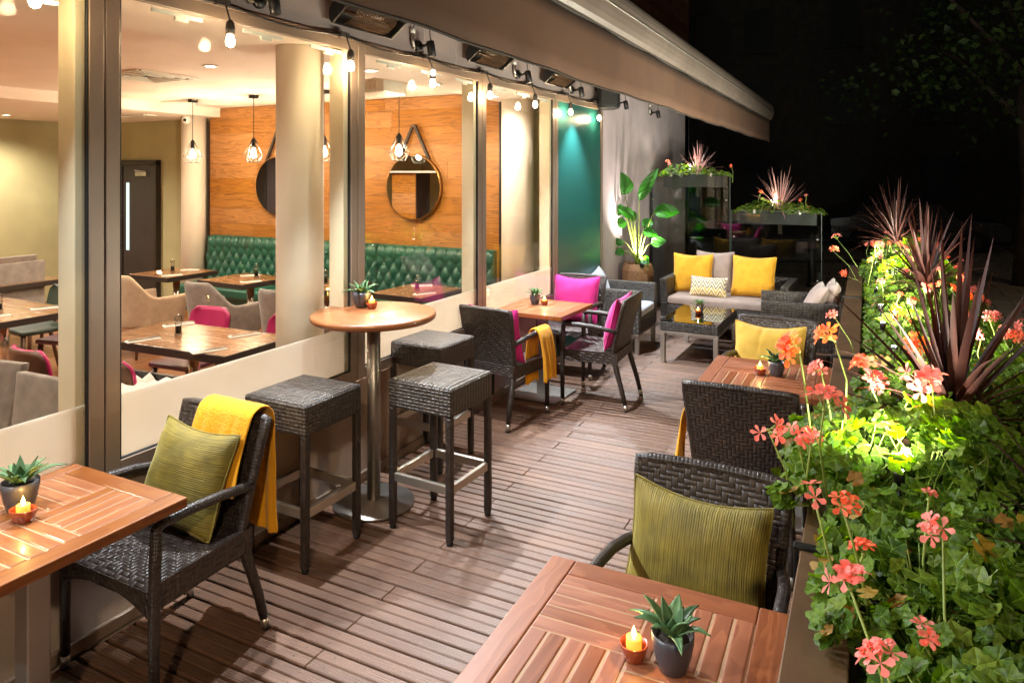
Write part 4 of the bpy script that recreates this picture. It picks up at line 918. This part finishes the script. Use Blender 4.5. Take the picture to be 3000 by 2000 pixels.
for i,(x1,y1_,z1,x2,y2,z2,wd) in enumerate(LV):
    x1=max(x1,-.2);x2=max(x2,-.225)
    p0=Vector((.02*sin(i),.02*cos(i*2),.74)); p1=Vector((x1,y1_,z1)); p2=Vector((x2,y2,z2))
    st.tube([p0,p0.lerp(p1,.35)+Vector((-.03*(x1),0,.05)),p0.lerp(p1,.7)+Vector((-.03*x1,0,.05)),p1],[.011,.009,.007,.005],7)
    lf=MB(); d=p2-p1; sd=d.cross(Vector((0.2,-1,.25))).normalized(); nrm=sd.cross(d).normalized(); L=d.length
    def g(u,v,p1=p1,d=d,sd=sd,nrm=nrm,wd=wd,L=L):
        q=2*u-1; w=1.3*wd*(sin(PI*min(1,v*1.02))**.6)*(1.05-.3*v); return p1+d*v+sd*(q*w)+nrm*(.35*w*abs(q)+.10*L*sin(PI*v)-.12*L*v*v+.004*sin(v*40)*abs(q))
    lf.surf(g,6,14,wd*2,L,-wd,0); lf.build('leaf','strelitzia',T)
st.build('leaf_stems','stem_green',T)
U=thing('pot_uplight','small bright uplight pushed into the fibrous pot','uplight',(.33,8.36,.745)); b=MB(); b.lathe([(.028,0),(.03,.05),(.02,.052)],14); b.build('housing','black_metal',U); b=MB(); b.lathe([(.022,.05),(.022,.0505)],12); b.build('lens','uplight_lens',U)
lamp('SPOT','uplight_beam',U,(0,0,.06),36*EXT,(1,.9,.8),(R_(168),R_(12),0),.02,130,.5)
# ------------------------------------------------------------------ glass screens and their troughs
def screen(x0,x1,zt,label,post):
    T=thing('glass_screen',label,'screen',(x0,9.86,0),0,'glass wind screens at the terrace end'); w=x1-x0
    b=MB(); b.box((w/2,0,zt/2+.02),(w-.012,.012,zt-.04)); b.build('pane','screen_glass',T)
    b=MB(); b.box((w/2,0,zt+.002),(w,.018,.008)); b.build('top_edge','glass_edge',T)
    b=MB(); b.box((.003,0,zt/2+.02),(.006,.014,zt-.04)); b.build('glass_edge','glass_edge',T); b=MB(); b.box((w-.003,0,zt/2+.02),(.006,.014,zt-.04)); b.build('glass_edge','glass_edge',T)
    b=MB()
    for px in post: b.box((px,.03,(zt if px<.05 else .62)/2),(.035,.04,(zt if px<.05 else .62)))
    b.build('post','black_metal',T,bevel=.003)
    b=MB()
    for px in (.04,w-.05):
        for z in (.5,zt-.35): b.lathe([(.014,-.012),(.014,.012)],12,(px,-.008,z),True,RX(PI/2))
    for px in (w*.27,w*.77): b.box((px,0,zt-.005),(.025,.05,.05))
    b.build('clamp','steel',T)
screen(.02,1.12,1.875,'taller glass screen behind the tall pot plant',(0.0,1.08)); screen(1.13,2.26,1.385,'lower glass screen behind the sofa',(.06,1.1))
# ------------------------------------------------------------------ planters along the street side
def planter(y0,y1,label,x0=2.6,w=.82,h=.8):
    T=thing('planter_box',label,'planter',(x0,(y0+y1)/2,0),0,'bronze planters along the street edge'); L=y1-y0
    b=MB(); b.box((.012,0,h/2-.03),(.024,L-.012,h-.07)); b.box((w-.012,0,h/2-.1),(.024,L-.012,h+.06)); 
    for s_ in (-1,1): b.box((w/2,s_*(L/2-.018),h/2-.04),(w-.05,.024,h-.1))
    b.build('box','planter_bronze',T,bevel=.003)
    b=MB(); b.box((.068,0,h-.012),(.136,L-.014,.024)); b.box((w-.03,0,h-.012),(.06,L-.014,.024)); b.build('rim','planter_bronze',T,bevel=.004)
    b=MB(); b.box((w/2+.03,0,h-.11),(w-.12,L-.06,.06)); b.build('soil','soil',T)
    b=MB(); b.box((.055,L/2-.012,h+.004),(.15,.03,.014)); b.box((-.012,L/2-.012,h-.09),(.014,.03,.2)); b.build('strap','black_metal',T,bevel=.004)
PL=[(-.3,2.205),(2.215,4.58),(4.595,6.85),(6.865,9.2)]
for (a,c_),l in zip(PL,('bronze planter beside the nearest slatted table','bronze planter alongside the ribbed olive cushion chair','bronze planter beyond the mustard cushion','bronze planter next to the lounge armchair')): planter(a,c_,l)
def trough(x,y,z,w,label):
    T=thing('hanging_trough',label,'trough',(x,y,z),0,'dark troughs hooked behind the glass screens'); b=MB(); b.box((0,0,-.09),(w,.2,.16)); b.build('trough_body','door_dark',T,bevel=.006)
    b=MB()
    for s_ in (-.35,.35): b.box((s_*w,-.1,.0),(.02,.06,.02))
    b.build('hook','black_metal',T); b=MB(); b.box((0,0,-.012),(w-.03,.17,.02)); b.build('soil','soil',T)
trough(.62,9.99,1.87,.86,'dark trough hooked behind the taller glass screen'); trough(1.7,9.99,1.38,1.0,'dark trough hooked behind the lower glass screen')
# ------------------------------------------------------------------ geraniums and cordylines
LOBES=[]
for k in range(27):
    a=R_(-165+330*k/26); LOBES.append((a,(.76+.27*(1-abs(2*((a/R_(72)+.5)%1)-1))**.7)*(1.08-.14*abs(a)/PI)*(1+.04*(k%2))))
def leaf(b,p,nrm,up,r,rr):
    nrm=nrm.normalized(); t=(up-nrm*up.dot(nrm))
    if t.length<1e-3: t=Vector((1,0,0))
    t.normalize(); s_=nrm.cross(t); cup=rr.uniform(.06,.3); V=[p]; 
    for a,q in LOBES:
        qq=q*r*rr.uniform(.95,1.04); V.append(p+t*(cos(a)*qq)+s_*(sin(a)*qq)+nrm*(cup*qq*(.5+.5*cos(5*a))*.6+rr.uniform(-.02,.03)*r))
    n_=len(LOBES); U=[(0,0)]+[(cos(a)*q,sin(a)*q) for a,q in LOBES]; b.add(V,[(0,i,i+1) for i in range(1,n_)],[[U[0],U[i],U[i+1]] for i in range(1,n_)],True)
def floret(b,p,d,r,rr):
    d=d.normalized(); a=Vector((rr.uniform(-1,1),rr.uniform(-1,1),rr.uniform(-1,1))); t=(a-d*a.dot(d)).normalized(); s_=d.cross(t)
    for k in range(5):
        an=R_((-28,28,100,180,260)[k]+rr.uniform(-8,8)); e=t*cos(an)+s_*sin(an); f=d.cross(e); L=r*rr.uniform(.9,1.12); w=r*(.25 if k<2 else .31)*rr.uniform(.9,1.1); op=rr.uniform(.1,.38)
        V=[p,p+e*L*.35+f*w*.35+d*L*op*.3,p+e*L*.72+f*w+d*L*op*.75,p+e*L+f*w*.45+d*L*op*.85,p+e*L-f*w*.45+d*L*op*.85,p+e*L*.72-f*w+d*L*op*.75,p+e*L*.35-f*w*.35+d*L*op*.3]
        b.add(V,[(0,1,2,3,4,5,6)],[[(0,0)]*7],False)
def umbel(parent,base,p,n_,r,rr,mat,stem):
    mid=base.lerp(p,.5)+Vector((rr.uniform(-.03,.03),rr.uniform(-.03,.03),.03)); stem.tube([base,mid,p],[.0042,.0034,.0028],5); stem.lathe([(.002,-.004),(.006,0),(.004,.005),(0,.006)],6,p)
    b=MB(); ax=Vector((cam.location-p)).normalized()*.35+Vector((rr.uniform(-.6,.6),rr.uniform(-.7,.3),rr.uniform(.2,.9)))
    for k in range(n_+1):
        d=(ax.normalized()+Vector((rr.uniform(-1,1),rr.uniform(-1,1),rr.uniform(-.8,1)))*.75).normalized(); c=p+d*r*1.6
        stem.tube([p,c-d.normalized()*r*.25,c],[.0013,.0016,.0032],5,False); floret(b,c,d,r,rr)
    b.build('flower_cluster',mat,parent)
UPX=[(2.86,2.45),(2.82,2.95),(2.95,3.72),(2.9,4.2),(2.86,4.85),(2.86,5.5),(2.84,6.3),(2.85,7.2),(2.85,8.1)]
def geranium(label,x0,x1,y0,y1,zt,nl,flowers,seed,lr=(.028,.05),zb=.72,over=0,cat='geranium',nauto=0,group='salmon geraniums in the planters',pale=.15):
    rr=random.Random(seed); cx,cy=(x0+x1)/2,(y0+y1)/2; T=thing('geranium',label,cat,(0,0,0),0,group); lf=MB(); lp=MB(); lo=MB(); st=MB()
    hx,hy=(x1-x0)/2,(y1-y0)/2
    roots=[Vector((cx+rr.uniform(-.6,.6)*hx,cy+rr.uniform(-.7,.7)*hy,zb)) for _ in range(7)]
    bumps=[(rr.uniform(x0,x1),rr.uniform(y0,y1),rr.uniform(.12,.25),rr.uniform(-.5,1)) for _ in range(9)]
    def ht(x,y):
        e=max(0,1-abs((x-cx)/hx)**3)*max(0,1-abs((y-cy)/hy)**6*.5); h=e**.5
        return zb+(zt-zb)*h*(.80+.26*sum(a*math.exp(-((x-bx)**2+(y-by)**2)/s_**2) for bx,by,s_,a in bumps))
    for k in range(nl):
        x=cx+hx*rr.uniform(-1,1)*(1+.0); y=cy+hy*rr.uniform(-1,1)*1.08; H_=ht(x,y); dep=rr.random()**1.35; z=H_-dep*(H_-zb)*.75
        if x<2.74 and zb<.9 and x0>2: z=max(z,.83+rr.uniform(0,.05))
        if any((x-a)**2+(y-c)**2<.13**2 for a,c in UPX) and z>.9 and rr.random()<.75: continue
        n_=Vector(((x-cx)/hx*.6+rr.gauss(0,.4),-.35+rr.gauss(0,.45),.75+rr.uniform(-.2,.4))); r=rr.uniform(*lr)*(1-.25*(rr.random()<.3))
        q_=rr.random(); leaf(lo if q_<.035 else lp if q_<pale+.05 else lf,Vector((x,y,z)),n_,Vector((rr.uniform(-1,1),rr.uniform(-1,1),.2)),r,rr)
        if k%3==0:
            q=min(roots,key=lambda w:(w-Vector((x,y,z))).length+rr.uniform(0,.25)); m_=q.lerp(Vector((x,y,z)),.55)+Vector((0,0,.03)); st.tube([q,m_,(x,y,z)],[.0035,.0024,.0016],4,False)
    for (p,n_,r,o) in flowers:
        p=Vector(p); q=min(roots,key=lambda w:(w-p).length); q=Vector((q.x*.4+p.x*.6,q.y*.4+p.y*.6,max(zb,p.z-.32))); umbel(T,q,p,n_,r,rr,'petal_orange' if o else 'petal',st)
    for k in range(nauto):
        x=cx+hx*rr.uniform(-.85,.98); y=cy+hy*rr.uniform(-.95,.95)
        if any((x-a)**2+(y-c)**2<.17**2 for a,c in UPX): x=min(x1,x+.34)
        z=ht(x,y)+rr.uniform(.02,.14); p=Vector((x,y,z)); umbel(T,Vector((x+rr.uniform(-.05,.05),y+rr.uniform(-.05,.05),z-.22)),p,rr.randint(4,7),rr.uniform(.016,.021),rr,'petal_orange' if rr.random()<.4 else 'petal',st)
    lf.build('foliage','geranium_leaf',T)
    if lp.v: lp.build('young_foliage','geranium_pale',T)
    if lo.v: lo.build('faded_leaves','geranium_old',T)
    st.build('stems','stem_green',T); return T
ff=2060.; th_=math.atan2(1038,ff); cT,sT=cos(th_),sin(th_)
def at(u,v,Z):
    a=(u-1500)/ff*Z; return (2.77-sT*Z+cT*a, cT*Z+sT*a, 1.88-(v-510)/ff*Z)
FL=[(2491,1725,1.42,7,.021,0),(2598,1968,1.25,6,.021,0),(2763,1568,1.62,3,.022,0),(2472,1500,1.65,3,.020,1),(2388,1469,1.7,2,.021,0),(2721,1465,1.75,2,.012,0)]
geranium('geranium with pink umbels sprawling beside the bare planter ledge',2.76,3.38,.75,1.75,.98,1150,[(at(u,v,Z),n_,r*1.2,o) for u,v,Z,n_,r,o in FL[:3]],21,(.022,.037),nauto=3)
geranium('dense geranium with single orange florets by the planter strap',2.66,3.4,1.75,2.4,1.03,1000,[(at(u,v,Z),n_,r*1.2,o) for u,v,Z,n_,r,o in FL[3:]],22,(.022,.036),nauto=3)
FL=[(2414,1202,2.05,6,.030,0),(2250,1260,2.3,4,.024,0),(2334,1283,2.25,5,.022,0),(2376,1300,2.2,3,.02,0),(2342,1030,2.4,6,.03,1),(2445,999,2.5,4,.028,1),(2407,1095,2.5,4,.02,0),(2732,1145,2.3,6,.031,0),(2694,1110,2.4,3,.026,0)]
geranium('brightly lit geranium overhanging the ledge with long stemmed salmon heads',2.5,3.3,2.4,3.1,1.13,1250,[(at(u,v,Z),n_,r*1.2,o) for u,v,Z,n_,r,o in FL],23,(.021,.036))
FL=[(2544,1084,2.9,6,.030,1),(2552,1133,2.75,4,.03,0),(2751,1053,3.0,5,.034,1),(2701,1015,3.1,4,.03,1),(2590,1150,2.9,3,.024,0)]
geranium('geranium with orange heads in front of the nearest red cordyline',2.72,3.6,3.1,3.9,1.12,1150,[(at(u,v,Z),n_,r*1.2,o) for u,v,Z,n_,r,o in FL],24,(.02,.034),nauto=6)
FL=[(2447,932,4.2,5,.022,0),(2615,915,4.3,3,.024,1),(2827,934,4.3,5,.03,1),(2827,1000,4.0,5,.03,1)]
geranium('geranium with small pink heads beside the mustard cushion',2.75,3.6,3.9,4.75,1.1,1000,[(at(u,v,Z),n_,r*1.2,o) for u,v,Z,n_,r,o in FL],25,(.02,.034),nauto=9)
geranium('geranium glowing over its uplight near the lounge armchair',2.75,3.6,4.75,5.7,1.12,950,[],26,(.02,.033),nauto=11)
geranium('geranium at the foot of the middle red cordyline',2.75,3.6,5.7,6.8,1.15,950,[],27,(.02,.033),nauto=14)
FL=[(2440,735,7.6,6,.026,1),(2475,808,7.3,5,.026,1),(2452,700,8.2,5,.026,0)]
geranium('geranium leaning over the planter next to the grey pillows',2.75,3.6,6.8,7.9,1.17,850,[(at(u,v,Z),n_,r*1.2,o) for u,v,Z,n_,r,o in FL],28,(.02,.033),nauto=14)
geranium('tall geranium at the far end of the planter row',2.72,3.6,7.9,9.2,1.22,850,[],29,(.02,.033),nauto=16)
geranium('geranium in the trough on the taller screen',-.0+.12,1.12,9.8,10.14,1.99,330,[],30,(.016,.028),1.84,nauto=4,group='geraniums in the hanging troughs'); geranium('geranium in the trough on the lower screen',1.16,2.3,9.8,10.14,1.51,380,[],31,(.016,.028),1.35,nauto=4,group='geraniums in the hanging troughs')
def cordyline(label,loc,n_,L,wd,seed,flat=.0,tr=.12):
    T=thing('cordyline',label,'cordyline',loc,0,'red sword leaved cordylines'); rr=random.Random(seed); b=MB()
    for k in range(n_):
        a=k*2.39996+rr.uniform(-.2,.2); ring=(k+.5)/n_; el=R_(86-74*ring**1.1+rr.uniform(-6,6)); ln=L*rr.uniform(.7,1.08)*(1-.15*ring); ca,sa=cos(a),sin(a); dr=rr.uniform(.08,.55)*ring; w0=wd*rr.uniform(.8,1.15); z0=tr*(1-ring)
        def g(u,v,ln=ln,el=el,ca=ca,sa=sa,dr=dr,w0=w0,z0=z0):
            q=2*u-1; w=w0*(min(1,.45+v*2.2)*(1-v)**.8+.02); r=.012+ln*v*cos(el); z=z0+ln*(v*sin(el)-dr*v*v)+.35*w*abs(q); return (r*ca-q*w*sa,r*sa+q*w*ca,z)
        b.surf(g,2,9,w0,ln)
    b.build('leaves','cordyline' if tr>.05 else 'cordyline_pale',T); b=MB(); b.tube([(0,0,-.3),(0,0,tr)],[.03,.022],8); b.build('trunk','bark',T)
cordyline('broad leaved red cordyline closest to the viewer',(3.07,3.2,.88),78,.72,.021,1); cordyline('red cordyline rising mid way along the planters',(3.16,6.0,1.0),70,.64,.019,2); cordyline('red cordyline behind the grey pillows at the planter end',(3.05,8.4,1.12),80,.62,.013,3)
cordyline('low red cordyline at the pavement side of the planter strap',(3.3,2.25,.84),44,.52,.02,7)
cordyline('pale cordyline standing in the trough of the taller screen',(.66,9.99,1.86),44,.48,.012,4,tr=.03); cordyline('pale cordyline spreading in the trough of the lower screen',(1.74,9.99,1.38),46,.62,.014,5,tr=.03)
def uplight(x,y,z,w,label,rx=0,ry=0,col=(1,1,.84)):
    U=thing('planter_uplight',label,'uplight',(x,y,z),0,'small uplights among the planter foliage'); b=MB(); b.tube([(0,0,-.2),(0,0,.01)],.006,6); b.build('spike','black_metal',U); b=MB(); b.lathe([(.015,0),(.017,.045),(.013,.047)],14); b.build('housing','black_metal',U); b=MB(); b.lathe([(.012,.047),(.012,.0475)],12); b.build('lens','uplight_lens',U)
    lamp('SPOT','uplight_beam',U,(0,0,.075),w*EXT,col,(R_(180)+rx,ry,0),.02,165,.5)
UPL=[(2.86,2.45,'uplight under the overhanging geranium'),(2.82,2.95,'uplight under the brightest geranium'),(2.95,3.72,'uplight in front of the nearest cordyline'),(2.9,4.2,'uplight beside the mustard cushion planter'),(2.86,4.85,'uplight by the planter joint'),(2.86,5.5,'uplight near the lounge armchair planter'),(2.84,6.3,'uplight behind the middle cordyline'),(2.85,7.2,'uplight by the grey pillows planter'),(2.85,8.1,'uplight at the far planter end')]
for i,(x,y,l) in enumerate(UPL): uplight(x,y,.93,11 if y<3.3 else 26,l,R_((-34,-22,-30,8)[i%4]),R_((-16,14,0)[i%3]))
uplight(1.66,9.93,1.42,5,'uplight in the trough of the lower screen'); uplight(.56,9.93,1.9,2.5,'uplight in the trough of the taller screen')
# ------------------------------------------------------------------ street beyond
T=thing('street_railing','black iron street railing with round posts seen through the glass screens','railing',(0,0,-.12))
for x,y in ((-1.6,12.9),(.4,12.95),(1.9,13.6),(3.6,14.5)):
    b=MB(); b.lathe([(.1,0),(.1,.06),(.07,.1),(.065,.88),(.075,.9),(.055,.96),(0,.98)],16,(x,y,0)); b.build('post','iron',T)
b=MB()
for z in (.45,.82): b.tube([(-1.6,12.9,z),(.4,12.95,z),(1.9,13.6,z),(3.6,14.5,z)],.022,8)
b.build('rail','iron',T)
T=thing('street_lamp','black street lamp post with a warm lantern at the near kerb','street lamp',(5.2,-3.4,-.15),0,'street lamps along the kerb')
b=MB(); b.lathe([(.12,0),(.12,.25),(.07,.35),(.05,1.2),(.04,4.3)],14); b.tube([(0,0,4.25),(-.1,0,4.6),(-.35,0,4.75),(-.6,0,4.72)],.03,8); b.build('post','iron',T)
b=MB(); b.lathe([(.04,.1),(.2,0),(.2,-.03),(.19,-.03),(.05,.06)],20,(-.6,0,4.66)); b.build('lantern_hood','iron',T)
b=MB(); b.lathe([(.15,-.02),(.12,-.06),(0,-.08)],16,(-.6,0,4.66)); b.build('lantern_glass','bulb_glass',T)
lamp('SPOT','street_light',T,(-.6,0,4.62),300,(1,.76,.5),(0,0,0),.12,172,.3)
fill_lamp=dup(T,(9.6,8.0,-.15),0,'added black street lamp post out of view, lighting the cobbles')  # unseen lamp copy added to lighten the cobbles and far street
for c in fill_lamp.children:
    if c.type=='LIGHT': c.data=c.data.copy(); c.data.energy=85
def house(label,x,y,w,h,rz,nx,nz,mat='far_wall'):
    T=thing('town_building',label,'building',(x,y,-.2),rz); b=MB(); b.box((0,3,h/2),(w,6,h)); b.build('wall',mat,T); b=MB(); b.box((0,3,h+.15),(w+.5,6.5,.3)); b.build('roof','bark',T)
    for i in range(nx):
        for j in range(nz):
            b=MB(); X=-w/2+w*(i+.5)/nx; Z=1.9+j*3.0; b.box((X,-.03,Z),(1.1,.04,1.7)); fr=b.build('window','dark_window',T); b=MB(); b.box((X,-.06,Z-.9),(1.4,.16,.1)); b.build('sill','far_wall',fr)
house('unlit terrace of dark houses across the far square',2,30,22,11,0,7,3); house('dark block beyond the tree on the street side',20,24,14,12,R_(-60),4,3)
T=thing('parked_car','dark saloon car parked unlit beyond the terrace end','car',(3.9,22,-.2),R_(4))
b=MB(); b.prism([(-2.1,.3),(2.1,.3),(2.15,.7),(1.9,.85),(1.0,.92),(.5,1.35),(-.9,1.4),(-1.6,.98),(-2.12,.9)],-.82,.82,'y'); b.build('body','car_paint',T,bevel=.06,seg=3)
b=MB(); b.prism([(.9,.95),(.47,1.3),(-.85,1.34),(-1.45,.98)],-.83,.83,'y'); b.build('windows','dark_window',T)
for x in (-1.3,1.3):
    for y in (-.8,.8): b=MB(); b.lathe([(.31,-.1),(.31,.1)],20,(x,y,.31),True,RX(PI/2)); b.build('wheel','rubber',T)
T=thing('street_tree','broad leaved street tree standing dark beyond the planters','tree',(5.3,15.4,-.15)); rr=random.Random(5); b=MB()
b.tube([(0,0,0),(.1,0,1.8),(.0,.1,3.2),(.2,0,5.5)],[.2,.15,.12,.06],10)
for k in range(9):
    a=k*2.4; b.tube([(.05,.05,2.6+k*.3),(1.2*cos(a),1.2*sin(a),3.9+k*.35),(2.3*cos(a),2.3*sin(a),4.6+k*.35)],[.06,.04,.015],6)
b.build('trunk','bark',T); b=MB()
cl=[]
for k in range(60):
    a=rr.uniform(0,6.3); r=2.9*rr.random()**.5; cl.append(Vector((r*cos(a),r*sin(a),3.1+rr.random()*5)))
for k in range(5200):
    c=rr.choice(cl); p=c+Vector((rr.gauss(0,.38),rr.gauss(0,.38),rr.gauss(0,.3))); d=Vector((rr.gauss(0,1),rr.gauss(0,1),rr.gauss(-.3,.6))).normalized(); s_=d.orthogonal().normalized(); s_.rotate(Matrix.Rotation(rr.uniform(0,6),3,d)); L=rr.uniform(.1,.17)
    b.add([p,p+d*L*.5+s_*L*.32,p+d*L,p+d*L*.5-s_*L*.32],[(0,1,2,3)],[[(0,0)]*4])
b.build('crown','tree_leaf',T)
